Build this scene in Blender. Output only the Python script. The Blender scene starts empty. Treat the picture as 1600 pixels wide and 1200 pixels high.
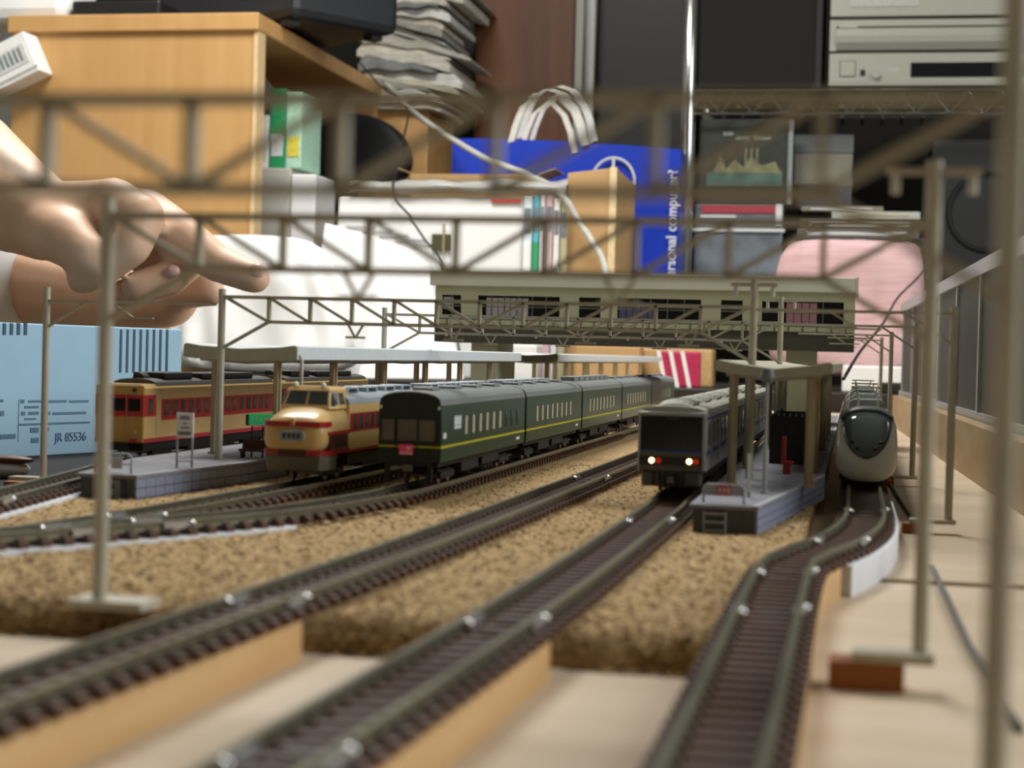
import bpy, math, random
import numpy as np
from mathutils import Vector, Matrix
random.seed(7)
rng = np.random.default_rng(7)
S = 0.001                                   # the whole script is written in millimetres
scene = bpy.context.scene
COL = scene.collection

# ------------------------------------------------------------------ camera
FPX = 2700.0; VP = (1335.0, 567.0); ROLL = math.radians(1.7); CAMH = 49.0
_d = np.array([VP[0]-800, -(VP[1]-600), FPX]); _d = _d/np.linalg.norm(_d)
_u = np.array([math.sin(ROLL), math.cos(ROLL), 0.0]); _u = _u-_d*(_u@_d); _u = _u/np.linalg.norm(_u)
_x = np.cross(_u, _d)
BAS = np.array([_x, _d, _u])                # rows: world X, Y, Z seen from the camera
right, up, fwd = BAS[:, 0], BAS[:, 1], BAS[:, 2]
cam_data = bpy.data.cameras.new('camera')
cam = bpy.data.objects.new('camera', cam_data); COL.objects.link(cam)
cam_data.sensor_width = 36.0; cam_data.lens = FPX/1600*36.0
cam_data.clip_start = 0.005; cam_data.clip_end = 50
cam_data.dof.use_dof = True; cam_data.dof.focus_distance = 0.75; cam_data.dof.aperture_fstop = 27
cam_data.dof.aperture_blades = 0
cam.matrix_world = Matrix(((right[0], up[0], -fwd[0], 0), (right[1], up[1], -fwd[1], 0),
                           (right[2], up[2], -fwd[2], CAMH*S), (0, 0, 0, 1)))
scene.camera = cam

def at(px, py, Y):
    """point of the vertical plane at distance Y (mm) along the tracks"""
    r = BAS @ np.array([(px-800)/FPX, -(py-600)/FPX, 1.0])
    t = Y/r[1]
    return (r[0]*t, Y, CAMH+r[2]*t)

# ------------------------------------------------------------------ world, light, exposure
w = bpy.data.worlds.new('daylight'); scene.world = w; w.use_nodes = True
bg = w.node_tree.nodes['Background']; bg.inputs[0].default_value = (0.86, 0.95, 1.0, 1); bg.inputs[1].default_value = 0.8
def area_light(name, loc, target, sx, sy, power, color):
    ld = bpy.data.lights.new(name, 'AREA'); ld.shape = 'RECTANGLE'; ld.size = sx*S; ld.size_y = sy*S
    ld.energy = power; ld.color = color
    o = bpy.data.objects.new(name, ld); COL.objects.link(o)
    o.location = Vector(loc)*S
    o.rotation_euler = (Vector(target)-Vector(loc)).to_track_quat('-Z', 'Y').to_euler()
    return o
area_light('window_light', (1120, 800, 800), (-200, 700, 100), 1300, 1050, 22.0, (0.97, 0.985, 1.0))
area_light('unseen_pendant_light', (-450, 1250, 1070), (-450, 1250, 0), 460, 460, 20.0, (1.0, 0.985, 0.95))
scene.view_settings.view_transform = 'Standard'; scene.view_settings.look = 'None'
scene.view_settings.gamma = 1.0; scene.view_settings.use_curve_mapping = False
scene.view_settings.exposure = -0.2

# ------------------------------------------------------------------ helpers
def lin(c):
    o = []
    for v in c:
        v = v/255.0
        o.append(v/12.92 if v <= 0.04045 else ((v+0.055)/1.055)**2.4)
    return o
MATS = {}
def mat(name, rgb, rough=0.55, metal=0.0, var=0.10, scale=300.0, bump=0.0, rgb2=None, stretch=None, spec=0.5,
        emit=None, emit_strength=0.0, alpha=1.0, trans=0.0):
    if name in MATS: return MATS[name]
    m = bpy.data.materials.new(name); m.use_nodes = True
    nt = m.node_tree; b = nt.nodes['Principled BSDF']
    b.inputs['Roughness'].default_value = rough; b.inputs['Metallic'].default_value = metal
    b.inputs['Specular IOR Level'].default_value = spec
    c = lin(rgb)
    tc = nt.nodes.new('ShaderNodeTexCoord'); mp = nt.nodes.new('ShaderNodeMapping')
    nt.links.new(tc.outputs['Object'], mp.inputs[0])
    if stretch: mp.inputs['Scale'].default_value = stretch
    nz = nt.nodes.new('ShaderNodeTexNoise'); nz.inputs['Scale'].default_value = scale; nz.inputs['Detail'].default_value = 4
    nt.links.new(mp.outputs[0], nz.inputs['Vector'])
    rp = nt.nodes.new('ShaderNodeValToRGB'); nt.links.new(nz.outputs['Fac'], rp.inputs[0])
    c2 = lin(rgb2) if rgb2 else [min(1, v*(1+var)) for v in c]
    c1 = c if rgb2 else [v*(1-var) for v in c]
    rp.color_ramp.elements[0].position = 0.35; rp.color_ramp.elements[1].position = 0.65
    rp.color_ramp.elements[0].color = (*c1, 1); rp.color_ramp.elements[1].color = (*c2, 1)
    nt.links.new(rp.outputs[0], b.inputs['Base Color'])
    if bump:
        bp = nt.nodes.new('ShaderNodeBump'); bp.inputs['Strength'].default_value = bump; bp.inputs['Distance'].default_value = 0.0005
        nt.links.new(nz.outputs['Fac'], bp.inputs['Height']); nt.links.new(bp.outputs[0], b.inputs['Normal'])
    if emit:
        b.inputs['Emission Color'].default_value = (*lin(emit), 1); b.inputs['Emission Strength'].default_value = emit_strength
    if trans: b.inputs['Transmission Weight'].default_value = trans
    if alpha < 1: b.inputs['Alpha'].default_value = alpha
    MATS[name] = m
    return m

class MB:
    """collects shapes in millimetres; build() links them as one mesh object"""
    def __init__(s): s.v = []; s.f = []
    def add(s, vs, fs):
        n = len(s.v); s.v += [tuple(map(float, p)) for p in vs]; s.f += [tuple(i+n for i in f) for f in fs]; return s
    def box(s, x0, x1, y0, y1, z0, z1):
        vs = [(x, y, z) for z in (z0, z1) for y in (y0, y1) for x in (x0, x1)]
        return s.add(vs, [(0, 2, 3, 1), (4, 5, 7, 6), (0, 1, 5, 4), (2, 6, 7, 3), (0, 4, 6, 2), (1, 3, 7, 5)])
    def hexa(s, b, t):
        """b, t: four points each, same winding"""
        return s.add(list(b)+list(t), [(3, 2, 1, 0), (4, 5, 6, 7), (0, 1, 5, 4), (1, 2, 6, 5), (2, 3, 7, 6), (3, 0, 4, 7)])
    def rod(s, p, q, r, n=8, r2=None):
        p = Vector(p); q = Vector(q); d = (q-p).normalized()
        a = d.orthogonal().normalized(); b = d.cross(a); r2 = r if r2 is None else r2
        vs = []
        for c, rr in ((p, r), (q, r2)):
            for k in range(n):
                t = 2*math.pi*k/n+math.pi/n; vs.append(c+a*rr*math.cos(t)+b*rr*math.sin(t))
        fs = [(k, (k+1) % n, n+(k+1) % n, n+k) for k in range(n)]
        return s.add(vs, fs+[tuple(range(n))[::-1], tuple(range(n, 2*n))])
    def bar(s, p, q, wid, dep):
        """bar in an XZ plane from p to q, wid in the plane, dep along Y"""
        p = Vector(p); q = Vector(q); d = (q-p).normalized(); n = Vector((-d.z, 0, d.x)).normalized()*wid/2; e = Vector((0, dep/2, 0))
        c = lambda o: [o-n-e, o+n-e, o+n+e, o-n+e]
        return s.hexa(c(p), c(q))
    def tube(s, pts, r, n=6):
        pts = [Vector(p) for p in pts]; vs = []; fs = []
        a = None
        for i, p in enumerate(pts):
            d = (pts[min(i+1, len(pts)-1)]-pts[max(i-1, 0)]).normalized()
            a = d.orthogonal().normalized() if a is None else (a-d*a.dot(d)).normalized()
            b = d.cross(a)
            for k in range(n):
                t = 2*math.pi*k/n; vs.append(p+a*r*math.cos(t)+b*r*math.sin(t))
        for i in range(len(pts)-1):
            for k in range(n):
                fs.append((i*n+k, i*n+(k+1) % n, (i+1)*n+(k+1) % n, (i+1)*n+k))
        fs += [tuple(range(n))[::-1], tuple(range((len(pts)-1)*n, len(pts)*n))]
        return s.add(vs, fs)
    def ribbon(s, pts, wid, thick, side):
        """flat strap along pts; side: unit vector across its width"""
        side = Vector(side)*wid/2; vs = []; fs = []
        pts = [Vector(p) for p in pts]
        for i, p in enumerate(pts):
            d = (pts[min(i+1, len(pts)-1)]-pts[max(i-1, 0)]).normalized(); nn = d.cross(side).normalized()*thick/2
            vs += [p-side-nn, p+side-nn, p+side+nn, p-side+nn]
        for i in range(len(pts)-1):
            for k in range(4): fs.append((4*i+k, 4*i+(k+1) % 4, 4*i+4+(k+1) % 4, 4*i+4+k))
        e = 4*(len(pts)-1); fs += [(3, 2, 1, 0), (e, e+1, e+2, e+3)]
        return s.add(vs, fs)
    def loft(s, rings, caps=True):
        n = len(rings[0]); vs = [p for r in rings for p in r]; fs = []
        for i in range(len(rings)-1):
            for k in range(n):
                fs.append((i*n+k, i*n+(k+1) % n, (i+1)*n+(k+1) % n, (i+1)*n+k))
        if caps: fs += [tuple(range(n))[::-1], tuple(range((len(rings)-1)*n, len(rings)*n))]
        return s.add(vs, fs)
    def prism(s, prof, y0, y1):
        """profile of (x, z) points extruded along Y"""
        return s.loft([[(x, y0, z) for x, z in prof], [(x, y1, z) for x, z in prof]])
    def ball(s, c, rx, ry, rz, nu=12, nv=8):
        vs = [(c[0], c[1], c[2]-rz)]; fs = []
        for j in range(1, nv):
            ph = -math.pi/2+math.pi*j/nv
            for i in range(nu):
                th = 2*math.pi*i/nu
                vs.append((c[0]+rx*math.cos(ph)*math.cos(th), c[1]+ry*math.cos(ph)*math.sin(th), c[2]+rz*math.sin(ph)))
        vs.append((c[0], c[1], c[2]+rz)); top = len(vs)-1
        for i in range(nu):
            fs.append((0, 1+(i+1) % nu, 1+i)); fs.append((top, top-nu+i, top-nu+(i+1) % nu))
        for j in range(nv-2):
            for i in range(nu):
                a = 1+j*nu+i; b = 1+j*nu+(i+1) % nu; fs.append((a, b, b+nu, a+nu))
        return s.add(vs, fs)
    def mesh(s, name):
        me = bpy.data.meshes.new(name)
        me.from_pydata([(x*S, y*S, z*S) for x, y, z in s.v], [], s.f); me.validate(); me.update()
        import bmesh
        bm = bmesh.new(); bm.from_mesh(me); bmesh.ops.recalc_face_normals(bm, faces=bm.faces); bm.to_mesh(me); bm.free()
        return me
    def build(s, name, m, parent=None, smooth=False, world=False, bevel=0.0, subsurf=0):
        if world and parent is not None:
            o = Vector(ORIG[parent.name]); s.v = [(x-o.x, y-o.y, z-o.z) for x, y, z in s.v]
        me = s.mesh(name); me.materials.append(m)
        if smooth: me.shade_smooth()
        ob = bpy.data.objects.new(name, me); COL.objects.link(ob); ob.parent = parent
        if bevel:
            bv = ob.modifiers.new('bevel', 'BEVEL'); bv.width = bevel*S; bv.segments = 2; bv.limit_method = 'ANGLE'
        if subsurf:
            ss = ob.modifiers.new('subsurf', 'SUBSURF'); ss.levels = subsurf; ss.render_levels = subsurf
        return ob
ORIG = {}
def tag(o, label, cat, group=None):
    o['label'] = label; o['category'] = cat
    if group: o['group'] = group
    return o
def thing(name, label, cat, loc=(0, 0, 0), rotz=0.0, group=None):
    o = bpy.data.objects.new(name, None); COL.objects.link(o)
    o.empty_display_size = 0.01; o.location = Vector(loc)*S; o.rotation_euler = (0, 0, rotz)
    ORIG[o.name] = loc
    return tag(o, label, cat, group)
def structure(o): o['kind'] = 'structure'; return o
def single(mb, name, m, base, label, cat, group=None, **kw):
    """a thing that is one mesh, its origin at base (mm, world)"""
    mb.v = [(x-base[0], y-base[1], z-base[2]) for x, y, z in mb.v]
    o = mb.build(name, m, None, **kw); o.location = Vector(base)*S
    return tag(o, label, cat, group)
def inst(src, name, parent, loc=None, rot=None):
    o = src.copy(); o.name = name; COL.objects.link(o); o.parent = parent
    if loc is not None: o.location = Vector(loc)*S
    if rot is not None: o.rotation_euler = rot
    return o
def share(mesh, name, parent, loc=(0, 0, 0), rot=(0, 0, 0)):
    o = bpy.data.objects.new(name, mesh); COL.objects.link(o); o.parent = parent
    o.location = Vector(loc)*S; o.rotation_euler = rot
    return o
def text_mesh(txt, size, m, name, parent, loc, rot, depth=0.05, align='CENTER', bold=0.0):
    cu = bpy.data.curves.new(name, 'FONT'); cu.body = txt; cu.size = size*S; cu.align_x = align; cu.align_y = 'CENTER'
    cu.extrude = depth*S; cu.offset = bold*S
    tmp = bpy.data.objects.new('tmp', cu); COL.objects.link(tmp)
    me = bpy.data.meshes.new_from_object(tmp.evaluated_get(bpy.context.evaluated_depsgraph_get()))
    bpy.data.objects.remove(tmp); me.materials.clear(); me.materials.append(m)
    o = bpy.data.objects.new(name, me); COL.objects.link(o); o.parent = parent
    o.location = Vector(loc)*S; o.rotation_euler = rot
    return o
def spline(pts, step):
    """Catmull-Rom through (x, y) points, resampled at an even step"""
    P = [Vector((p[0], p[1], 0)) for p in pts]; P = [P[0]*2-P[1]]+P+[P[-1]*2-P[-2]]
    fine = []
    for i in range(1, len(P)-2):
        for k in range(40):
            t = k/40; a, b, c, d = P[i-1:i+3]
            fine.append(0.5*((2*b)+(c-a)*t+(2*a-5*b+4*c-d)*t*t+(3*b-a-3*c+d)*t**3))
    fine.append(P[-2]); out = [fine[0]]; acc = 0
    for i in range(1, len(fine)):
        seg = (fine[i]-fine[i-1]).length; prev = fine[i-1]
        while acc+seg >= step:
            f = (step-acc)/seg; prev = prev+(fine[i]-prev)*f; out.append(prev.copy()); seg = (fine[i]-prev).length; acc = 0
        acc += seg
    return out
PI = math.pi

# ------------------------------------------------------------------ materials
plywood = mat('plywood', (208, 190, 164), 0.6, rgb2=(198, 177, 148), scale=9, stretch=(1.5, 6, 6))
strip_wood = mat('strip_wood', (212, 176, 124), 0.6, rgb2=(200, 160, 106), scale=20, stretch=(8, 0.8, 8))
block_wood = mat('block_wood', (150, 88, 30), 0.6, var=0.15, scale=60)
sawdust = mat('sawdust', (146, 117, 74), 0.95, rgb2=(190, 161, 112), scale=700, bump=1.0)
chips = [mat('chip_pale', (204, 175, 126), 0.9, var=0.12), mat('chip_mid', (170, 137, 88), 0.9, var=0.12), mat('chip_dark', (112, 78, 40), 0.9, var=0.15)]
tie_mat = mat('tie_plastic', (82, 54, 38), 0.5, var=0.2, scale=500)
rail_mat = mat('rail_metal', (132, 130, 112), 0.3, metal=0.7, var=0.12, scale=200)
joiner_mat = mat('joiner_metal', (205, 208, 210), 0.22, metal=0.7)
foam = mat('white_foam', (226, 229, 234), 0.7, var=0.05, scale=80)
gantry_mat = mat('gantry_grey', (184, 178, 158), 0.5, var=0.08, scale=120)
insul = mat('insulator', (205, 202, 190), 0.4)
plat_top = mat('platform_paving', (124, 124, 130), 0.75, var=0.12, scale=400)
plat_edge = mat('platform_edge', (160, 162, 168), 0.7)
plat_wall = mat('platform_wall', (130, 137, 160), 0.7, var=0.08, scale=200)
plat_dark = mat('platform_end', (88, 90, 92), 0.7)
roof_white = mat('canopy_roof', (206, 212, 212), 0.5, var=0.04)
canopy = mat('canopy_beige', (176, 172, 150), 0.6, var=0.06)
pillar_mat = mat('pillar_beige', (186, 170, 136), 0.55, var=0.06)
lead_grey = mat('fence_grey', (168, 170, 172), 0.5)
white_p = mat('white_plastic', (232, 232, 228), 0.45, var=0.03)
black_p = mat('black_plastic', (24, 24, 25), 0.45, var=0.2)
under = mat('underframe', (26, 25, 25), 0.6, var=0.2)
steel = mat('wheel_steel', (130, 128, 122), 0.35, metal=0.8)
glass = mat('dark_glass', (26, 28, 30), 0.08, var=0.05, spec=0.6)
glass_mid = mat('grey_glass', (58, 62, 64), 0.10, var=0.1, spec=0.6)

# ------------------------------------------------------------------ room shell
FLOOR = -200.0
wall_shade = mat('wall_shade', (40, 38, 33), 0.8, var=0.12, scale=8)  # dark colour stands in for the low light on the back wall
wall_pale = mat('wall_pale', (196, 196, 186), 0.8, var=0.04, scale=8)
floor_m = mat('floor_mat', (128, 112, 84), 0.8, var=0.12, scale=40, stretch=(1, 12, 1))
def shell(name, m, *b): return structure(MB().box(*b).build(name, m))
shell('floor', floor_m, -1500, 1150, -1600, 2900, FLOOR-30, FLOOR)
shell('wall_back', wall_shade, -1500, 1150, 2900, 2930, FLOOR, 1700)
shell('wall_left', wall_pale, -1530, -1500, -1600, 2930, FLOOR, 1700)
shell('ceiling', wall_pale, -1530, 1180, -1600, 2930, 1700, 1730)
shell('wall_front', mat('wall_front_brown', (112, 100, 84), 0.8, var=0.05, scale=8), -1530, 1180, -1630, -1600, FLOOR, 1700)
# right wall with a window opening
mb = MB()
mb.box(1150, 1180, -1600, 100, FLOOR, 1700); mb.box(1150, 1180, 1500, 2930, FLOOR, 1700)
mb.box(1150, 1180, 100, 1500, FLOOR, 250); mb.box(1150, 1180, 100, 1500, 1350, 1700)
structure(mb.build('wall_right', wall_pale))
alu = mat('aluminium', (190, 192, 190), 0.35, metal=0.6, var=0.04)
mb = MB()
for y in (100, 785, 1470): mb.box(1152, 1178, y, y+30, 250, 1350)
for z in (250, 1320): mb.box(1152, 1178, 100, 1500, z, z+30)
win = structure(mb.build('window_1', alu))
c = thing('unseen_pendant_lamp', 'square white pendant lamp hanging above the layout, out of the photograph', 'lamp', (-450, 1250, 1110))  # unseen lamp, its low pendant form chosen to brighten the papers
MB().box(-250, 250, -250, 250, 0, 90).build('lamp_housing', white_p, c, bevel=10)
MB().box(-235, 235, -235, 235, -20, 0).build('diffuser', mat('lamp_diffuser', (250, 250, 245), 0.5, emit=(255, 250, 240), emit_strength=1.0), c, bevel=6)
MB().rod((0, 0, 90), (0, 0, 590), 6, 8).build('cord', white_p, c)

# ------------------------------------------------------------------ layout boards
mb = MB().box(-430, 140, -120, 396, -12, 0)
single(mb, 'plywood_board', plywood, (0, 140, -12), 'pale plywood base board under the three nearest tracks', 'board', bevel=0.8)
mb = MB().box(-430, 140, 404, 1700, -12, 0)
single(mb, 'plywood_board', plywood, (0, 900, -12), 'pale plywood base board carrying the platforms and trains, beyond the cross seam', 'board', bevel=0.8)
single(MB().box(-425, 135, 380, 420, -30, -12), 'joint_batten', block_wood, (-140, 400, -30), 'brown batten closing the seam between the two plywood boards', 'batten')
for k, (x, y) in enumerate(((-300, -60), (45, -60), (-300, 470), (45, 470), (-300, 1640), (45, 1640))):
    single(MB().box(x-25, x+25, y-25, y+25, FLOOR, -12), 'support_block', block_wood, (x, y, FLOOR),
           'wooden support block under the board, %s %s' % (('near', 'near', 'middle', 'middle', 'far', 'far')[k], ('left', 'right')[k % 2]), 'block', 'support blocks under the board')

# ------------------------------------------------------------------ tracks
GA = 4.8; PITCH = 5.5
T1 = [(-196, 290), (-205, 350), (-213, 405), (-226, 480), (-237, 540), (-240, 600), (-240, 800), (-240, 1300)]
T2 = [(-168, 340), (-163, 375), (-158.5, 445), (-157, 500), (-156, 600), (-156, 800), (-156, 1300)]
T3 = [(-208, 268), (-172, 328), (-139, 393), (-127, 450), (-124.5, 500), (-124, 600), (-124, 1300)]
T4 = [(-97, 60), (-94.5, 160), (-91, 250), (-87, 370), (-83.5, 600), (-82, 800), (-82, 1200)]
T5 = [(-56, 60), (-54, 150), (-50.5, 250), (-49, 330), (-48.5, 450), (-49.5, 560), (-49.5, 1200)]
T6 = [(-12.5, 50), (-12.3, 200), (-12, 330), (-9.5, 360), (-2.4, 393), (2.6, 432), (4.2, 475), (4.2, 570), (4.2, 1200)]
tie_me = MB().box(-7.6, 7.6, -1.15, 1.15, 6.7, 8.1).add([], [])
tie_me = tie_me.box(-6.4, -3.6, -0.9, 0.9, 8.1, 8.6).box(3.6, 6.4, -0.9, 0.9, 8.1, 8.6).mesh('tie'); tie_me.materials.append(tie_mat)
join_me = MB().box(-1.1, 1.1, -3.6, 3.6, 8.1, 9.5).mesh('rail_joiner'); join_me.materials.append(joiner_mat)
glint_me = MB().ball((0, 0, 0), 0.75, 0.75, 0.55, 12, 8).mesh('glint_ball'); glint_me.materials.append(mat('glint_chrome', (235, 236, 236), 0.12, metal=0.9)); glint_me.shade_smooth()  # added chrome balls standing in for glints on the rail joiners
clip_me = MB().box(-1.9, 1.9, -0.45, 0.45, 0, 0.35).mesh('contact_plate'); clip_me.materials.append(joiner_mat)
def track(pts, label, y_ties, joints=(), skip=0):
    base = (pts[0][0], pts[0][1], 6.5)
    t = thing('railway_track', label, 'track', base, group='model railway tracks')
    line = spline(pts, PITCH)
    fine = spline(pts, 4.0)
    for sgn in (-1, 1):
        rings = []
        for i, p in enumerate(fine):
            d = (fine[min(i+1, len(fine)-1)]-fine[max(i-1, 0)]).normalized(); n = Vector((d.y, -d.x, 0))
            c = p+n*GA*sgn
            rings.append([c+n*a+Vector((0, 0, z)) for a, z in ((-0.8, 8.1), (0.8, 8.1), (0.8, 8.35), (0.25, 8.5), (0.25, 9.25), (0.5, 9.4), (0.5, 10), (-0.5, 10), (-0.5, 9.4), (-0.25, 9.25), (-0.25, 8.5), (-0.8, 8.35))])
        MB().loft(rings).build('rail', rail_mat, t, world=True)
    for i, p in enumerate(line):
        if i < skip or p.y > y_ties: continue
        d = (line[min(i+1, len(line)-1)]-line[max(i-1, 0)]).normalized()
        share(tie_me, 'tie', t, (p.x-base[0], p.y-base[1], -base[2]), (0, 0, math.atan2(-d.x, d.y)))
    for yj in joints:
        i = min(range(len(fine)), key=lambda k: abs(fine[k].y-yj)); p = fine[i]
        d = (fine[i+1]-fine[i-1]).normalized(); n = Vector((d.y, -d.x, 0))
        for sgn in (-1, 1):
            c = p+n*GA*sgn
            share(join_me, 'rail_joiner', t, (c.x-base[0], c.y-base[1], -base[2]), (0, 0, math.atan2(-d.x, d.y)))
            q = c+d*4.6*(1 if sgn > 0 else -1)+n*0.9; share(glint_me, 'glint_ball', t, (q.x-base[0], q.y-base[1], 9.3-base[2]))
        for dd in (-5.5, 5.5):
            q = p+d*dd; share(clip_me, 'contact_plate', t, (q.x-base[0], q.y-base[1], 8.1-base[2]), (0, 0, math.atan2(-d.x, d.y)))
    return t
track(T1, 'track of the cream and red railcar, on white foam at the far left', 640, (398,))
track(T2, 'track of the bonnet-nosed express, forking off beside the grey platform wall', 640, (377,), skip=3)
track(T3, 'track of the green sleeper train, bending in from the left edge', 900, (345, 365))
track(T4, 'empty track with no train, running from the lower left corner', 900, (258, 560))
track(T5, 'track of the commuter train with lit headlights, in the middle foreground', 640, (160, 252, 420))
track(T6, 'track of the white express, kinking to the right past the platform end', 720, (278, 328, 394, 478))

# wooden strips under the near tracks
def strip(pts, half, y0, y1, z1, m, name, label, cat, base=None):
    line = [p for p in spline(pts, 4.0) if y0 <= p.y <= y1]
    rings = []
    for i, p in enumerate(line):
        d = (line[min(i+1, len(line)-1)]-line[max(i-1, 0)]).normalized(); n = Vector((d.y, -d.x, 0))
        hl, hr = half if isinstance(half, tuple) else (half, half)
        rings.append([p-n*hl, p+n*hr, p+n*hr+Vector((0, 0, z1)), p-n*hl+Vector((0, 0, z1))])
    return single(MB().loft(rings), name, m, (line[0].x, line[0].y, 0), label, cat, 'track bed strips')
strip(T4, 6.7, 70, 262, 6.65, strip_wood, 'wooden_strip', 'tan wooden strip under the empty track, its side facing right', 'strip')
strip(T5, 6.7, 70, 258, 6.65, strip_wood, 'wooden_strip', 'tan wooden strip under the near commuter track, second from the right', 'strip')
strip(T6, 7.2, 60, 366, 6.65, strip_wood, 'wooden_strip', 'tan wooden strip under the rightmost near track, beside bare plywood', 'strip')
strip(T6, (7.5, 8.6), 368, 545, 6.65, foam, 'foam_strip', 'white foam strip under the S bend of the right track', 'strip')
strip(T1, 8.8, 300, 470, 6.65, foam, 'foam_strip', 'white foam strip under the far left railcar track', 'strip')
strip(T3, 8.1, 290, 398, 6.65, foam, 'foam_strip', 'white foam strip under the bend of the green train track', 'strip')

# ------------------------------------------------------------------ sawdust ground cover
def right_edge(y):
    if y < 360: return -19.8
    if y < 400: return -19.8+(y-360)*0.22
    return -11.0
def left_edge(y): return float(np.interp(y, [266, 380, 430, 480, 560, 1400], [-262, -226, -223, -232, -249, -249]))
nx, ny = 120, 230
ys = [266+k*(1.6 if k < 160 else 0) for k in range(160)]
ys += [ys[-1]+8*(k+1) for k in range(ny-160)]
vs = []; fs = []
from mathutils import noise as mnoise
for j, y in enumerate(ys):
    for i in range(nx):
        xr = right_edge(y); xl_ = left_edge(y); x = xl_+(xr-xl_)*i/(nx-1)
        n = mnoise.noise(Vector((x*0.16, y*0.16, 0)))*0.45+mnoise.noise(Vector((x*0.6, y*0.6, 5)))*0.35
        yy = y+1.5*mnoise.noise(Vector((x*0.12, 3, 0)))*max(0, 1-(y-266)/40)
        ramp = min(1.0, max(0.0, (y-266)/5.5)); ramp = 1-(1-ramp)**2
        z = 0.15+ramp*(5.6+n)
        if y > 430 and -9 < 0: pass
        vs.append((x, yy, max(0.1, z)))
for j in range(len(ys)-1):
    for i in range(nx-1):
        a = j*nx+i; fs.append((a, a+1, a+1+nx, a+nx))
# skirt down to the board
n0 = len(vs)
ring = [i for i in range(nx)]+[j*nx+nx-1 for j in range(1, len(ys))]+[(len(ys)-1)*nx+i for i in range(nx-2, -1, -1)]+[j*nx for j in range(len(ys)-2, 0, -1)]
for k, r in enumerate(ring): vs.append((vs[r][0], vs[r][1], 0.0))
for k in range(len(ring)): fs.append((ring[k], ring[(k+1) % len(ring)], n0+(k+1) % len(ring), n0+k))
mb = MB(); mb.add(vs, fs)
ground = single(mb, 'sawdust_ground', sawdust, (-140, 600, 0), 'brown sawdust ground cover spread between the tracks', 'ground cover', smooth=True)
ground['kind'] = 'stuff'
# loose chips on it: tiny flat flakes joined by tone
lines = [spline(t, 3.0) for t in (T1, T2, T3, T4, T5, T6)]
lx = []
for L in lines:
    ar = np.array([(p.x, p.y) for p in L]); lx.append(ar)
def near_track(x, y):
    for ar in lx:
        if y < ar[0, 1]-3: continue
        xc = np.interp(y, ar[:, 1], ar[:, 0])
        if abs(x-xc) < 7.6: return True
    return False
for ci, cm in enumerate(chips):
    mb = MB(); cnt = 0
    while cnt < (6500, 6500, 3600)[ci]:
        y = 265.5+(rng.random()**2.2)*420; x = left_edge(y)+rng.random()*(right_edge(y)-left_edge(y))
        if near_track(x, y): continue
        if rng.random() < 0.06: y = 264+rng.random()*4
        cnt += 1
        ramp = min(1.0, max(0.0, (y-266)/5.5)); ramp = 1-(1-ramp)**2
        z = 0.25+ramp*(5.6+mnoise.noise(Vector((x*0.16, y*0.16, 0)))*0.45+mnoise.noise(Vector((x*0.6, y*0.6, 5)))*0.35)
        a = rng.random()*6.28; l = 0.35+rng.random()*0.75; wd = 0.2+rng.random()*0.3; tz = (rng.random()-0.35)*0.8
        ca, sa = math.cos(a), math.sin(a)
        p0 = (x-ca*l, y-sa*l, z-0.1); p1 = (x+ca*l, y+sa*l, z+tz); p2 = (x-sa*wd, y+ca*wd, z+0.25); p3 = (x+sa*wd, y-ca*wd, z+0.1)
        mb.add([p0, p1, p2, p3], [(0, 1, 2), (0, 3, 1), (1, 3, 2), (0, 2, 3)])
    o = mb.build('sawdust_chips', cm, ground, world=False)
    o.data.transform(Matrix.Translation(Vector((140, -600, 0))*S)); o['kind'] = 'stuff'

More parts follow.
